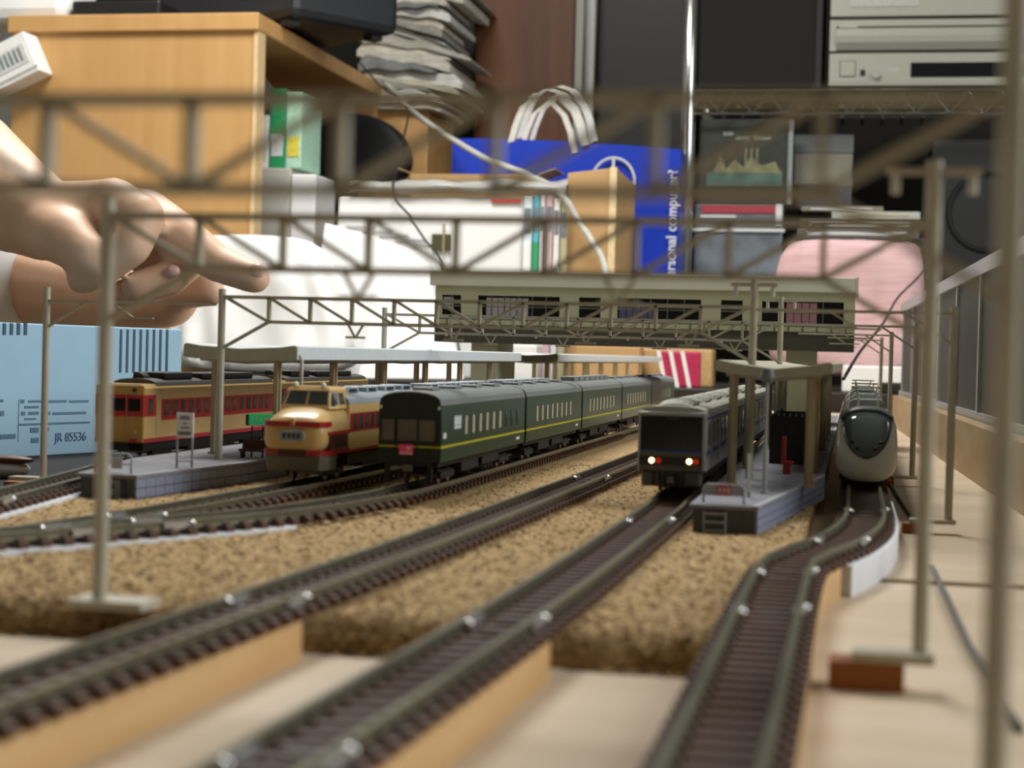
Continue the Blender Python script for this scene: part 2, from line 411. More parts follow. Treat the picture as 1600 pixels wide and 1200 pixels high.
# ------------------------------------------------------------------ overhead line gantries
def gantry(Y, xl, xr, label, zbl=5.6, zbr=4.6, ztl=73.0, ztr=79.5, zt=70.0, zb=61.6, inset=16.0, n=7, split=3, hang=(), arm=True,
           plate_l=True, plate_r=True, left_post=True, right_post=True, wid=0.95, dep=2.0):
    t = thing('catenary_gantry', label, 'gantry', (xl, Y, zbl if left_post else zbr), group='overhead line gantries')
    P = lambda x, z, dy=0: (x, Y+dy, z)
    if left_post: MB().rod(P(xl, zbl), P(xl, ztl), 1.2, 10).build('post', gantry_mat, t, world=True)
    if right_post: MB().rod(P(xr, zbr), P(xr, ztr), 1.2, 10).build('post', gantry_mat, t, world=True)
    MB().bar(P(xl, zt), P(xr, zt), 1.1, dep).build('top_chord', gantry_mat, t, world=True)
    a, b = xl+inset, xr-inset
    MB().bar(P(a, zb), P(b, zb), 1.1, dep).build('bottom_chord', gantry_mat, t, world=True)
    xs = [a+(b-a)*k/n for k in range(n+1)]
    for x in xs: MB().bar(P(x, zb), P(x, zt), 0.95, dep).build('vertical_strut', gantry_mat, t, world=True)
    MB().bar(P(xl+1, zt), P(a, zb), wid, dep*0.6).build('diagonal_strut', gantry_mat, t, world=True)
    MB().bar(P(xr-1, zt), P(b, zb), wid, dep*0.6).build('diagonal_strut', gantry_mat, t, world=True)
    for k in range(n):
        if k < split: p, q = P(xs[k], zt), P(xs[k+1], zb)
        else: p, q = P(xs[k], zb), P(xs[k+1], zt)
        MB().bar(p, q, wid*0.9, dep*0.6).build('diagonal_strut', gantry_mat, t, world=True)
    MB().bar(P(a, zb), P(xl, zb-9), wid, dep*0.7).build('knee_brace', gantry_mat, t, world=True)
    MB().bar(P(b, zb), P(xr, zb-9), wid, dep*0.7).build('knee_brace', gantry_mat, t, world=True)
    for x in hang:
        mb = MB().bar(P(x-2.6, zb), P(x-0.3, zb-4.0), 0.6, 0.9).bar(P(x+2.6, zb), P(x+0.3, zb-4.0), 0.6, 0.9)
        h = mb.build('wire_hanger', gantry_mat, t, world=True)
        MB().bar(P(x-3.2, zb-4.3), P(x+3.2, zb-4.3), 0.7, 0.8).build('wire_bar', gantry_mat, t, world=True)
    if arm and right_post:
        z = ztr-1.6
        MB().bar(P(xr-7, z), P(xr+7, z), 1.0, 1.4).build('cross_arm', gantry_mat, t, world=True)
        for sx in (-5.6, 5.6):
            MB().rod(P(xr+sx, z), P(xr+sx, z-3.4), 0.75, 8).build('insulator', insul, t, world=True)
    if plate_l and left_post: MB().box(xl-4, xl+9, Y-4, Y+4, zbl-1.2, zbl+0.2).build('base_plate', gantry_mat, t, world=True)
    if plate_r and right_post: MB().box(xr-10, xr+2, Y-3.5, Y+3.5, zbr-1.2, zbr+0.2).build('base_plate', gantry_mat, t, world=True)
    return t
gantry(153, -121, 12.7, 'large blurred gantry nearest the camera, spanning the top of the picture', 1.2, 1.2, 76, 84, 72.0, 63.6, arm=False)
gantry(266, -121, 10.9, 'gantry spanning the three near tracks, its left post standing in sawdust', 6.8, 5.6, hang=(-78, -36))
gantry(530, -201, -30.5, 'gantry with its left post on the left platform, in front of the canopies', 12.5, 12.8, 67.5, 73.5, 65.0, 57.2, hang=(-156, -124, -82, -50), n=10, split=5, plate_l=False, plate_r=False)
gantry(738, -204, -31, 'gantry rising from behind the white canopy roof, in front of the station bridge', 12.5, 12.8, 68, 76, 65.0, 57.2, hang=(-156, -124, -82, -50), n=10, split=5, plate_l=False, plate_r=False)
def side_gantry(Y, xa, xb, zb, label, post_x, z=64.5, ztop=67, plate=0):
    t = thing('catenary_side_beam', label, 'gantry', (post_x, Y, zb), group='single-track overhead line beams')
    P = lambda x, zz: (x, Y, zz)
    MB().rod(P(post_x, zb), P(post_x, ztop), 1.15, 10).build('post', gantry_mat, t, world=True)
    lo, hi = (xa, xb)
    MB().bar(P(lo, z-2), P(hi, z-2), 0.9, 1.6).build('beam', gantry_mat, t, world=True)
    other = xb if abs(post_x-xa) < 1 else xa
    d = 1 if other > post_x else -1
    MB().bar(P(post_x, z-11), P(post_x+d*14, z-2), 0.8, 1.2).build('knee_brace', gantry_mat, t, world=True)
    m_ = (xa+xb)/2
    MB().bar(P(m_-7, z-2), P(m_+1, z-7), 0.6, 0.9).build('wire_strut', gantry_mat, t, world=True)
    MB().bar(P(m_-8, z-7), P(m_+8, z-7), 0.6, 0.9).build('wire_bar', gantry_mat, t, world=True)
    if plate: MB().box(post_x-11, post_x+2, Y-3, Y+3, zb-1.0, zb+0.2).build('base_plate', gantry_mat, t, world=True)
    return t
side_gantry(530, -262, -203, 4.0, 'thin gantry post with a short beam, in front of the light blue box', -262, plate=1)
side_gantry(516, -29, 28, 4.0, 'slim post on a brown block right of the white express, nearest of the row', 28, z=66, ztop=66, plate=1)
side_gantry(712, -30, 24, 4.0, 'slim post right of the white express, second of the row', 24, z=66, ztop=66, plate=1)
side_gantry(940, -30, 19, 4.0, 'slim far post right of the white express, third of the row', 19, z=66, ztop=66, plate=1)
side_gantry(1150, -30, 17, 4.0, 'slim post at the far end of the row beside the white express', 17, z=66, ztop=66, plate=1)
for (x0, x1, yy, dz, lab) in ((-2.5, 8.6, 266, 4.4, 'brown wooden block under the nearest right gantry post'), (15, 21, 516, 3.0, 'brown wooden block under the first slim post right of the express'),
                              (12, 17, 712, 3.0, 'brown wooden block under the second slim post'), (7, 12, 940, 3.0, 'brown wooden block under the third slim post'), (5, 10, 1150, 3.0, 'brown wooden block under the farthest slim post')):
    single(MB().box(x0, x1, yy-3.6, yy+3.6, 0, dz), 'wooden_block', block_wood, ((x0+x1)/2, yy, 0), lab, 'block', 'gantry post blocks', bevel=0.2)
single(MB().box(-272, -252, 522, 538, 0, 3.0), 'wooden_block', block_wood, (-262, 530, 0), 'wooden block under the gantry post by the blue box', 'block', 'gantry post blocks', bevel=0.2)

# ------------------------------------------------------------------ platforms
def platform(name, label, front, yend, xl, xr, zt, zb, yc):
    """front: (xl, xr, y) of the narrow end; widens to xl..xr by yc"""
    fl, fr, fy = front
    t = thing('station_platform', label, 'platform', ((fl+fr)/2, fy, zb), group='station platforms')
    poly = [(fl, fy), (fr, fy), (xr, yc), (xr, yend), (xl, yend), (xl, yc)]
    MB().add([(x, y, zt-1.0) for x, y in poly]+[(x, y, zt) for x, y in poly], [tuple(range(6))[::-1], tuple(range(6, 12))]+[(k, (k+1) % 6, 6+(k+1) % 6, 6+k) for k in range(6)]).build('paving', plat_top, t, world=True)
    ins = lambda k: [(fl+k, fy+k), (fr-k, fy+k), (xr-k, yc), (xr-k, yend-k), (xl+k, yend-k), (xl+k, yc)]
    q = ins(0.9)
    MB().add([(x, y, zb) for x, y in q]+[(x, y, zt-1.0) for x, y in q], [tuple(range(6))[::-1], tuple(range(6, 12))]+[(k, (k+1) % 6, 6+(k+1) % 6, 6+k) for k in range(6)]).build('core', plat_dark, t, world=True)
    # blocks of the visible right side wall, three courses with recessed joints
    def wall(p, q_, ln=5.2):
        p = Vector((p[0], p[1], 0)); q_ = Vector((q_[0], q_[1], 0)); d = q_-p; L = d.length; d.normalize(); n = Vector((d.y, -d.x, 0))
        ch = (zt-1.0-zb)/3; m = max(1, int(L/ln)); wl = L/m
        me = MB().box(0.12, wl-0.12, 0, 0.8, 0.12, ch-0.12).mesh('wall_block'); me.materials.append(plat_wall)
        rot = math.atan2(d.y, d.x)
        for r in range(3):
            for k in range(m):
                o = p+d*(k*wl)-n*0.0
                share(me, 'wall_block', t, (o.x-ORIG[t.name][0], o.y-ORIG[t.name][1], zb+r*ch-ORIG[t.name][2]), (0, 0, rot))
    wall((fr, fy), (xr, yc)); wall((xr, yc), (xr, min(yend, yc+110)))
    # pale edging stones
    MB().add([(fr-1.6, fy, zt), (fr, fy, zt), (xr, yc, zt), (xr-1.6, yc, zt), (fr-1.6, fy, zt+0.15), (fr, fy, zt+0.15), (xr, yc, zt+0.15), (xr-1.6, yc, zt+0.15)],
             [(3, 2, 1, 0), (4, 5, 6, 7), (0, 1, 5, 4), (1, 2, 6, 5), (2, 3, 7, 6), (3, 0, 4, 7)]).build('edge_stone', plat_edge, t, world=True)
    MB().box(xr-1.6, xr, yc, yend, zt, zt+0.15).build('edge_stone', plat_edge, t, world=True)
    return t
ZA, ZB = 12.5, 12.8
pa = platform('A', 'grey island platform on the left, between the railcar and the bonnet-nosed express', (-212.5, -194.5, 450), 1660, -226, -187, ZA, 3.4, 520)
pb = platform('B', 'grey island platform on the right, between the commuter train and white express', (-39.3, -22.3, 430), 1200, -38.6, -8.2, ZB, 5.4, 555)
def end_door(t, x0, x1, y, z0, z1, style):
    if style == 'door':
        d = MB().box(x0, x1, y-0.5, y+0.3, z0, z1).build('service_door', mat('door_grey', (120, 128, 138), 0.5), t, world=True)
        o = MB().box(x0+0.5, x0+1.3, y-0.7, y-0.4, z0+2, z0+3.2).box(x0+0.5, x0+1.3, y-0.7, y-0.4, z1-2.4, z1-1.2); o.build('door_vent', black_p, t, world=True)
        MB().box(x1+0.2, x1+1.6, y-0.3, y+0.3, z0, z1).build('door_jamb', mat('jamb_blue', (40, 60, 92), 0.5), t, world=True)
    else:
        MB().rod((x0, y-1, z0), (x0, y-1, z1), 0.22).rod((x1, y-1, z0), (x1, y-1, z1), 0.22).build('ladder_rail', lead_grey, t, world=True)
        for k in range(3):
            z = z0+1.1+k*(z1-z0-1.6)/2
            MB().box(x0, x1, y-1.3, y-0.7, z-0.2, z+0.2).build('ladder_rung', lead_grey, t, world=True)
end_door(pa, -202.5, -199.5, 450.9, 3.4, 11.0, 'door')
end_door(pb, -35.6, -30.2, 430.9, 5.4, 11.2, 'ladder')

def end_fence(name, label, x0, x1, y, z, h, sign=None):
    t = thing('end_fence', label, 'fence', ((x0+x1)/2, y, z), group='platform end fences')
    r = 1.2
    pts = [(x0, y, z), (x0, y, z+h-r), (x0+0.4, y, z+h-0.35), (x0+r, y, z+h), (x1-r, y, z+h), (x1-0.4, y, z+h-0.35), (x1, y, z+h-r), (x1, y, z)]
    MB().tube(pts, 0.32, 8).build('hoop', lead_grey, t, world=True, smooth=True)
    MB().rod((x0, y, z+h*0.45), (x1, y, z+h*0.45), 0.22).build('cross_rail', lead_grey, t, world=True)
    if sign:
        sx0, sx1, sz0, sz1, m = sign
        s_ = MB().box(sx0, sx1, y-0.6, y-0.3, sz0, sz1).build('sign_plate', m, t, world=True)
    return t
red_sign = mat('red_sign', (196, 62, 56), 0.5)
fb = end_fence('B', 'grey hoop fence with a square red sign at the right platform end', -36.4, -26.2, 437, ZB, 4.6, (-32.9, -29.6, ZB+1.9, ZB+4.4, red_sign))
MB().box(-36.1, -26.5, 436.9, 437.1, ZB+2.1, ZB+4.3).build('panel', lead_grey, fb, world=True)
for dx in (-32.5, -31.4, -30.4):
    MB().box(dx, dx+0.45, 436.25, 436.4, ZB+2.5, ZB+3.9).build('sign_mark', mat('sign_white', (240, 220, 215), 0.5), fb, world=True)
fa = end_fence('A', 'grey hoop fence at the near end of the left platform', -210.2, -199.2, 457, ZA, 5.4)
MB().box(-205.0, -201.8, 456.6, 456.9, ZA+1.2, ZA+4.4).build('sign_plate', mat('pale_sign', (196, 190, 190), 0.5), fa, world=True)

# white notice board on the left platform
t = thing('notice_board', 'white notice board on two legs, standing on the left platform', 'sign', (-196, 495, ZA))
p0 = at(277, 716, 495); p1 = at(302, 716, 495)
xa, xb = -205.3, -200.3
px_a, px_b = at(276, 680, 488)[0], at(302, 680, 488)[0]
zt_, zb_ = at(289, 645, 488)[2], at(289, 684, 488)[2]
for x in (px_a, px_b-0.5): MB().box(x, x+0.5, 487.7, 488.3, ZA, zb_).build('leg', lead_grey, t, world=True)
nb = MB().box(px_a, px_b, 487.6, 488.4, zb_, zt_).build('board', white_p, t, world=True)
MB().box(px_a, px_b, 487.6, 488.4, ZA+1.6, ZA+2.0).build('cross_rail', lead_grey, t, world=True)
ink = mat('ink', (70, 72, 80), 0.7)
for z, a, b in ((0.82, 0.25, 0.75), (0.74, 0.2, 0.8), (0.55, 0.4, 0.6), (0.38, 0.28, 0.78), (0.2, 0.12, 0.9), (0.12, 0.12, 0.85)):
    zz = zb_+(zt_-zb_)*z; w_ = px_b-px_a
    MB().box(px_a+w_*a, px_a+w_*b, 487.45, 487.6, zz, zz+(zt_-zb_)*0.045).build('print_line', ink, t, world=True)

# dark red bench with a green sign on the left platform
gx0, gx1 = at(389, 655, 545)[0], at(434, 655, 545)[0]
gz0, gz1 = at(410, 663, 545)[2], at(410, 647, 545)[2]
t = thing('name_sign', 'bright green station name sign above a dark red bench', 'sign', ((gx0+gx1)/2, 545, ZA))
MB().box(gx0, gx1, 544.5, 545.5, gz0, gz1).build('sign_panel', mat('sign_green', (30, 190, 112), 0.4, emit=(30, 190, 112), emit_strength=0.25), t, world=True, bevel=0.3)
MB().box(gx0+0.5, gx1-0.5, 544.5, 545.5, gz0-0.7, gz0).build('white_band', white_p, t, world=True)
MB().box(gx0-0.9, gx0, 544.4, 545.6, gz0-0.5, gz1-0.3).build('end_cap', black_p, t, world=True)
for x in (gx0+1.2, gx1-1.2, (gx0+gx1)/2): MB().box(x-0.25, x+0.25, 544.7, 545.3, ZA, gz0).build('leg', mat('dark_red', (74, 30, 24), 0.6), t, world=True)
for k in range(5): MB().box(gx0+1.4+k*1.4, gx0+1.7+k*1.4, 544.3, 544.5, gz0+1.0, gz1-0.8).build('lettering', white_p, t, world=True)
t = thing('bench', 'dark red bench under the green name sign', 'bench', ((gx0+gx1)/2, 541, ZA))
MB().box(gx0-1, gx1, 538.5, 542, ZA+2.2, ZA+3.0).build('seat', MATS['dark_red'], t, world=True)
MB().box(gx0-1, gx1, 542, 542.7, ZA+2.2, ZA+6.0).build('backrest', MATS['dark_red'], t, world=True)
for x in (gx0-0.6, gx1-1.0): MB().box(x, x+0.7, 539, 542, ZA, ZA+2.2).build('leg', MATS['dark_red'], t, world=True)

# canopies
def canopy_roof(label, xl, xr, y0, y1, zc_, rise, rm, pillars, platz, px_pair, name='platform_canopy', und=canopy, th=2.6):
    xm = (xl+xr)/2
    t = thing(name, label, 'canopy', (xm, y0, platz), group='platform canopies')
    top = [(xl, zc_+rise), (xl+1.0, zc_+rise+0.5), (xl+6, zc_+rise*0.75), (xm, zc_), (xr-6, zc_+rise*0.75), (xr-1.0, zc_+rise+0.5), (xr, zc_+rise)]
    bot = [(xr, zc_+rise-th), (xr-4, zc_+rise*0.6-th), (xm, zc_-th), (xl+4, zc_+rise*0.6-th), (xl, zc_+rise-th)]
    MB().prism(top+bot, y0, y1).build('roof', rm, t, world=True)
    MB().prism([(x*0.99+xm*0.01, z-0.2) for x, z in top]+bot, y0-0.6, y0).build('roof_end', und, t, world=True)
    for y in pillars:
        for x in px_pair:
            MB().box(x-1.3, x+1.3, y-0.5, y+0.5, platz, zc_-th+0.3).box(x-0.5, x+0.5, y-1.3, y+1.3, platz, zc_-th+0.2).build('pillar', pillar_mat, t, world=True)
            MB().box(x-1.7, x+1.7, y-1.5, y+1.5, platz, platz+0.7).build('pillar_foot', pillar_mat, t, world=True)
        MB().bar((xl+3, y, zc_+rise*0.5-th), (xm, y, zc_-th-0.4), 1.3, 1.2).bar((xm, y, zc_-th-0.4), (xr-3, y, zc_+rise*0.5-th), 1.3, 1.2).build('rafter', und, t, world=True)
    return t
canopy_roof('long white canopy over the left platform, nearer half before the station bridge stairs', -221, -181, 548, 940, 48.4, 1.0, roof_white, (556, 620, 690, 760, 830, 900), ZA, (-212.5, -190.5), th=4.2)
canopy_roof('far white canopy of the left platform, beyond the gap at the stairs', -221, -181, 1060, 1650, 48.4, 1.0, roof_white, (1075, 1150, 1230, 1310, 1390, 1470, 1560), ZA, (-212.5, -190.5), th=4.2)
canopy_roof('beige canopy over the right platform beside the white express', -39.5, -6.0, 500, 945, 46.6, 1.8, canopy, (506, 580, 720, 800, 880), ZB, (-34.2, -12.0))
# down pipe at the front of the left canopy
mb = MB().tube([(-181, 550, 46.8), (-180.2, 550, 45), (-180.2, 550, 32), (-181.5, 550, 27.5), (-185.5, 550, 24), (-188.6, 550, 23)], 0.7, 8)
single(mb, 'drain_pipe', gantry_mat, (-188.6, 550, 23), 'brown drain pipe curving from the left canopy corner to its pillar', 'pipe', smooth=True)

# lamp, thin post, bench and stairs on the right platform
t = thing('platform_lamp', 'grey lamp on a tall pole at the front of the right platform', 'lamp', (-23.0, 474, ZB))
MB().rod((0, 0, 0), (0, 0, 0.8), 1.2, 10).build('foot', lead_grey, t)
MB().rod((0, 0, 0.8), (0, 0, 13), 0.62, 10).rod((0, 0, 13), (0, 0, 30.5), 0.42, 10).build('pole', lead_grey, t)
MB().rod((0, 0, 30.2), (0, 0, 31.5), 1.2, 12, 2.0).rod((0, 0, 31.5), (0, 0, 34), 2.0, 12, 1.6).build('lamp_head', mat('lamp_grey', (110, 116, 122), 0.4), t, smooth=False)
t = thing('signal_post', 'short white post beside the gantry foot on the right platform', 'post', (-26.4, 459, ZB))
MB().box(-0.45, 0.45, -0.45, 0.45, 0, 1.4).build('foot', lead_grey, t)
MB().box(-0.5, 0.5, -0.2, 0.2, 1.4, 11.5).build('plate', white_p, t)
t = thing('stair_block', 'dark stairway enclosure under the right canopy', 'stairs', (-20.5, 615, ZB))
MB().box(-8, 6, 0, 0.8, 0, 17).build('end_wall', mat('stair_dark', (52, 50, 46), 0.7), t)
MB().box(-8, -7.2, 0.8, 95, 0, 17).box(5.2, 6, 0.8, 95, 0, 17).build('side_wall', MATS['stair_dark'], t)
for k in range(9): MB().box(-7.2, 5.2, 6+k*9, 15+k*9, 0, 1.8+k*1.8).build('step', MATS['stair_dark'], t)
for k in range(7): MB().box(-7.6+k*2.1, -7.2+k*2.1, -0.2, 0.2, 16.8, 17.8).build('railing_post', lead_grey, t)
red_m = mat('red_seat', (188, 58, 38), 0.5)
t = thing('red_chair', 'small red seat in the shade of the right platform stairs', 'seat', (-20.5, 560, ZB))
MB().box(-1.6, 2.2, -1.8, 1.6, 3.2, 4.2).build('seat', red_m, t, bevel=0.2)
MB().box(-1.6, -0.2, -1.0, 1.6, 4.2, 12).build('backrest', red_m, t, bevel=0.2)
MB().box(-1.0, 1.4, -0.8, 0.8, 0, 3.2).build('leg', red_m, t)

# ------------------------------------------------------------------ station bridge
cream = mat('bridge_wall', (192, 194, 160), 0.6, var=0.05, scale=60)
cream_l = mat('bridge_fascia', (224, 226, 206), 0.55, var=0.04, scale=60)
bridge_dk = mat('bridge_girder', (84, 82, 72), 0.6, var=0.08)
YB = 1000.0
t = thing('station_bridge', 'long pale green station building bridging the tracks on columns', 'building', (-122, YB, 0))
xL = at(680, 480, YB)[0]; xR = at(1336, 490, YB)[0]
zR_ = lambda y: at(1336, y, YB)[2]
z_bot, z_par, z_top = zR_(550), zR_(520), zR_(458)
z_w0, z_w1 = zR_(508), zR_(473)
cols = [(690, 720), (746, 874), (904, 938), (964, 1095), (1126, 1160), (1190, 1318)]
wx = [(at(a, 490, YB)[0], at(b, 490, YB)[0]) for a, b in cols]
mb = MB().box(xL, xR, YB, YB+1.5, z_par, z_w0).box(xL, xR, YB, YB+1.5, z_w1, z_top)
prev = xL
for a, b in wx: mb.box(prev, a, YB, YB+1.5, z_w0, z_w1); prev = b
mb.box(prev, xR, YB, YB+1.5, z_w0, z_w1)
mb.box(xL, xL+1.5, YB+1.5, YB+62, z_par, z_top).box(xR-1.5, xR, YB+1.5, YB+62, z_par, z_top).box(xL, xR, YB+62, YB+63.5, z_par, z_top)
mb.build('wall', cream, t, world=True)
MB().box(xL-3, xR+1, YB-2.5, YB+66, z_top, z_top+8.4).build('roof_fascia', cream_l, t, world=True, bevel=0.3)
MB().box(xR+0.2, xR+1.6, YB-2.7, YB+66.2, z_top-0.5, z_top+8.9).build('edge_trim', cream_l, t, world=True)
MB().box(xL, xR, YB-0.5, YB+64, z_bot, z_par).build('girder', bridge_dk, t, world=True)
MB().box(xL, xR, YB-2.2, YB-0.5, z_par-0.2, z_par+2.6).build('ledge', cream, t, world=True)
MB().box(xL, xR, YB-1.4, YB, z_par+2.6, z_par+3.2).build('rail', bridge_dk, t, world=True)
k = xL+8
while k < xR: MB().box(k, k+0.5, YB-2.6, YB-2.2, z_par-0.2, z_par+2.7).build('ledge_rib', bridge_dk, t, world=True); k += 8
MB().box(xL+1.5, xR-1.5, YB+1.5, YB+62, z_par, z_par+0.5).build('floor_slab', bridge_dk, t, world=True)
curtain = mat('pale_curtain', (178, 172, 176), 0.8, var=0.12, scale=300, stretch=(8, 1, 1)); pinkc = mat('pink_curtain', (176, 128, 138), 0.8, var=0.12, scale=300, stretch=(8, 1, 1))
sash = mat('sash', (128, 130, 116), 0.5)
for i, (a, b) in enumerate(wx):
    p = MB().box(a, b, YB+1.0, YB+1.3, z_w0, z_w1).build('window_pane', glass, t, world=True)
    nmul = {0: 1, 1: 5, 2: 0, 3: 4, 4: 0, 5: 3}[i]
    for k in range(1, nmul+1):
        x = a+(b-a)*k/(nmul+1); MB().box(x-0.2, x+0.2, YB+0.6, YB+1.0, z_w0, z_w1).build('mullion', sash, t, world=True)
    MB().box(a, b, YB+0.6, YB+1.0, (z_w0+z_w1)/2-0.3, (z_w0+z_w1)/2+0.2).build('transom', sash, t, world=True)
def blind(i, f0, f1, m, z0=0.0, z1=0.9):
    a, b = wx[i]; n = max(1, int((b-a)*(f1-f0)/3.6)); w_ = (b-a)*(f1-f0)/n
    for k in range(n):
        MB().box(a+(b-a)*f0+k*w_+0.2, a+(b-a)*f0+(k+1)*w_-0.2, YB+0.8, YB+1.0, z_w0+(z_w1-z_w0)*z0, z_w0+(z_w1-z_w0)*z1).build('curtain', m, t, world=True)
blind(0, 0.05, 0.6, curtain, 0.35, 0.9); blind(1, 0.1, 0.62, curtain, 0, 0.9); blind(3, 0.02, 0.45, mat('violet_curtain', (96, 90, 120), 0.8, var=0.15), 0, 0.85); blind(5, 0.3, 0.68, pinkc, 0, 0.95)
for a, b, yy in ((736, 776, 545), (1228, 1274, 565)):
    x0, x1 = at(a, 560, YB+5)[0], at(b, 560, YB+5)[0]
    MB().box(x0, x1, YB+5, YB+55, 12.5, z_bot).build('stair_tower', cream, t, world=True)
for px in (699, 839, 982, 1128):
    x = at(px, 520, YB)[0]; MB().rod((x, YB-0.5, z_bot+5), (x, YB-3, z_bot+4), 0.8, 8).build('lamp', white_p, t, world=True)

# ------------------------------------------------------------------ rolling stock
def bogie_mesh():
    mb = MB(); mb.box(-5.6, 5.6, -8, 8, 2.6, 4.0); mb.box(-6.4, -5.4, -8.5, 8.5, 1.6, 3.6); mb.box(5.4, 6.4, -8.5, 8.5, 1.6, 3.6)
    mb.box(-1.2, 1.2, -2, 2, 4.0, 7.5)
    me = mb.mesh('bogie'); me.materials.append(under); return me
BOG = bogie_mesh()
mb = MB()
mb.rod((-5.1, 0, 2.2), (-4.2, 0, 2.2), 2.2, 14).rod((4.2, 0, 2.2), (5.1, 0, 2.2), 2.2, 14).rod((-5, 0, 2.2), (5, 0, 2.2), 0.5, 8)
WHEEL = mb.mesh('wheelset'); WHEEL.materials.append(steel)
def bogies(t, L, ins=22):
    for y in (ins, L-ins):
        b = share(BOG, 'bogie', t, (0, y, 0))
        for dy in (-6, 6): share(WHEEL, 'wheelset', b, (0, dy, 0))
def arch(W, ze, zt, n=9):
    h = W/2
    return [(-h*math.cos(PI*k/(n-1)), ze+(zt-ze)*math.sin(PI*k/(n-1))**0.62) for k in range(n)]
def pane_me(name, w_, h_, th, m):
    me = MB().box(-th, th, -w_/2, w_/2, -h_/2, h_/2).mesh(name); me.materials.append(m); return me
RAILZ = 10.0

# --- green sleeping cars
g_body = mat('green_paint', (24, 62, 44), 0.28, var=0.05, scale=40); g_roof = mat('green_car_roof', (128, 132, 130), 0.42, var=0.06, scale=60)
g_face = mat('green_dark', (22, 40, 30), 0.3, var=0.05); g_line = mat('yellow_line', (196, 186, 40), 0.4)
curt = mat('window_curtain', (196, 186, 160), 0.35, var=0.08, spec=0.6); dimwin = mat('dim_window', (96, 88, 74), 0.15, var=0.25, scale=120, spec=0.6)
GP = pane_me('window_pane', 3.2, 5.6, 0.12, curt); GP2 = pane_me('window_pane', 3.2, 5.6, 0.12, glass_mid)
def green_car(x, y, label, first=False, ac=False):
    L, W = 129.0, 18.4; h = W/2
    t = thing('sleeping_car', label, 'train car', (x, y, RAILZ), group='green sleeping car train')
    z0, ze, zt = 7.2, 23.6, 27.6
    MB().prism([(-h, z0), (h, z0), (h+0.1, z0+5), (h, ze), (-h, ze), (-h-0.1, z0+5)], 0.6, L-0.6).build('body', g_body, t)
    rp = arch(W+0.3, ze, zt, 13)
    rings = []
    for yy, k in ((0.0, 0.97), (1.2, 1.0), (L-1.2, 1.0), (L, 0.97)):
        rings.append([(a*k, yy, ze+(b-ze)*k) for a, b in rp]+[(h*0.98, yy, ze-0.1), (-h*0.98, yy, ze-0.1)][:0])
    MB().loft([r for r in rings]).build('roof', g_roof, t, smooth=False)
    for sx in (-1, 1):
        MB().box(sx*(h+0.05)-0.12, sx*(h+0.05)+0.12, 0.4, L-0.4, 11.2, 11.9).build('yellow_line', g_line, t)
    n = 9 if first else 8
    y1 = 33 if first else 22
    for k in range(n):
        yy = y1+k*(82.0/(n-1) if first else 11.0)
        for sx in (-1, 1): share(GP if (k < 6 if first else True) else GP2, 'window_pane', t, (sx*(h+0.05), yy, 17))
    # end face
    for yy, nm in ((0.0, 'end_wall'), (L, 'end_wall')):
        pr = [(-h+0.2, z0), (h-0.2, z0), (h-0.1, ze)]+[(a*0.975, ze+(b-ze)*0.86) for a, b in rp[::-1]][1:-1]+[(-h+0.1, ze)]
        MB().prism(pr, yy-0.1 if yy == 0 else yy-0.5, yy+0.6).build(nm, g_face, t)
    if first:
        for x0, x1 in ((-8.1, -4.5), (-3.4, 2.2), (2.9, 7.5)):
            fr = MB().box(x0-0.25, x1+0.25, -0.3, 0.2, 13.0, 19.6).build('window_frame', g_face, t)
            MB().box(x0, x1, -0.4, -0.25, 13.3, 19.3).build('window_pane', dimwin, fr)
        for xd in (-3.9, 2.55): MB().box(xd-0.15, xd+0.15, -0.25, 0, z0, 20.4).build('door_edge', g_face, t)
        MB().box(-h+0.1, h-0.1, -0.25, 0.1, 11.3, 11.8).build('face_line', g_line, t)
        ns = MB().box(-2.7, 1.2, -0.9, -0.2, 9.2, 12.2).build('tail_sign', mat('tail_sign_red', (200, 62, 88), 0.4, emit=(200, 62, 88), emit_strength=0.15), t)
        MB().box(-2.5, 1.0, -1.0, -0.85, 9.4, 10.1).box(-0.6, 0.7, -1.0, -0.85, 10.8, 11.6).build('sign_print', mat('sign_pale', (236, 190, 200), 0.5), ns)
        for x0 in (h-0.9, -h+0.2): MB().box(x0, x0+0.7, -0.3, 0.2, 22.4, 23.3).build('marker_lamp', white_p, t)
        em = MB().box(h, h+0.15, 16.5, 26, 16.2, 20.2).build('emblem', mat('emblem_blue', (180, 195, 214), 0.35), t)
        MB().box(h+0.1, h+0.2, 17.3, 20.3, 17.6, 19.8).box(h+0.1, h+0.2, 22, 25, 17.6, 19.8).box(h+0.1, h+0.2, 17, 25.5, 16.5, 17.0).build('emblem_mark', white_p, em)
        MB().box(h, h+0.2, 3.0, 6.4, 14.0, 15.6).build('number_plate', white_p, t)
        MB().box(-1.1, 1.1, -3.0, 0.5, 4.6, 6.4).build('coupler', steel, t)
        MB().box(-7, -5.6, -0.6, 0.6, 1.4, 7).box(5.6, 7, -0.6, 0.6, 1.4, 7).box(-7, 7, -0.4, 0.4, 5.8, 7.2).build('step_frame', under, t)
    MB().box(h, h+0.2, L-16, L-10, 9.0, 9.9).build('number_plate', white_p, t)
    MB().box(-7.6, 7.6, 4, L-4, 5.6, 7.3).box(-7.4, 7.4, 36, 60, 2.6, 6).box(-7.4, 7.4, 66, 92, 3.0, 6).build('underframe', under, t)
    MB().box(-3, 3, L, L+2.4, 8, 23).build('gangway', under, t)
    for k in range(4 if not ac else 7):
        yy = 14+k*(30 if not ac else 16)
        MB().box(-3.2, 3.2, yy, yy+(9 if not ac else 12), zt-0.4, zt+(0.9 if not ac else 2.0)).build('roof_vent', g_roof, t, bevel=0.4)
    bogies(t, L)
    return t
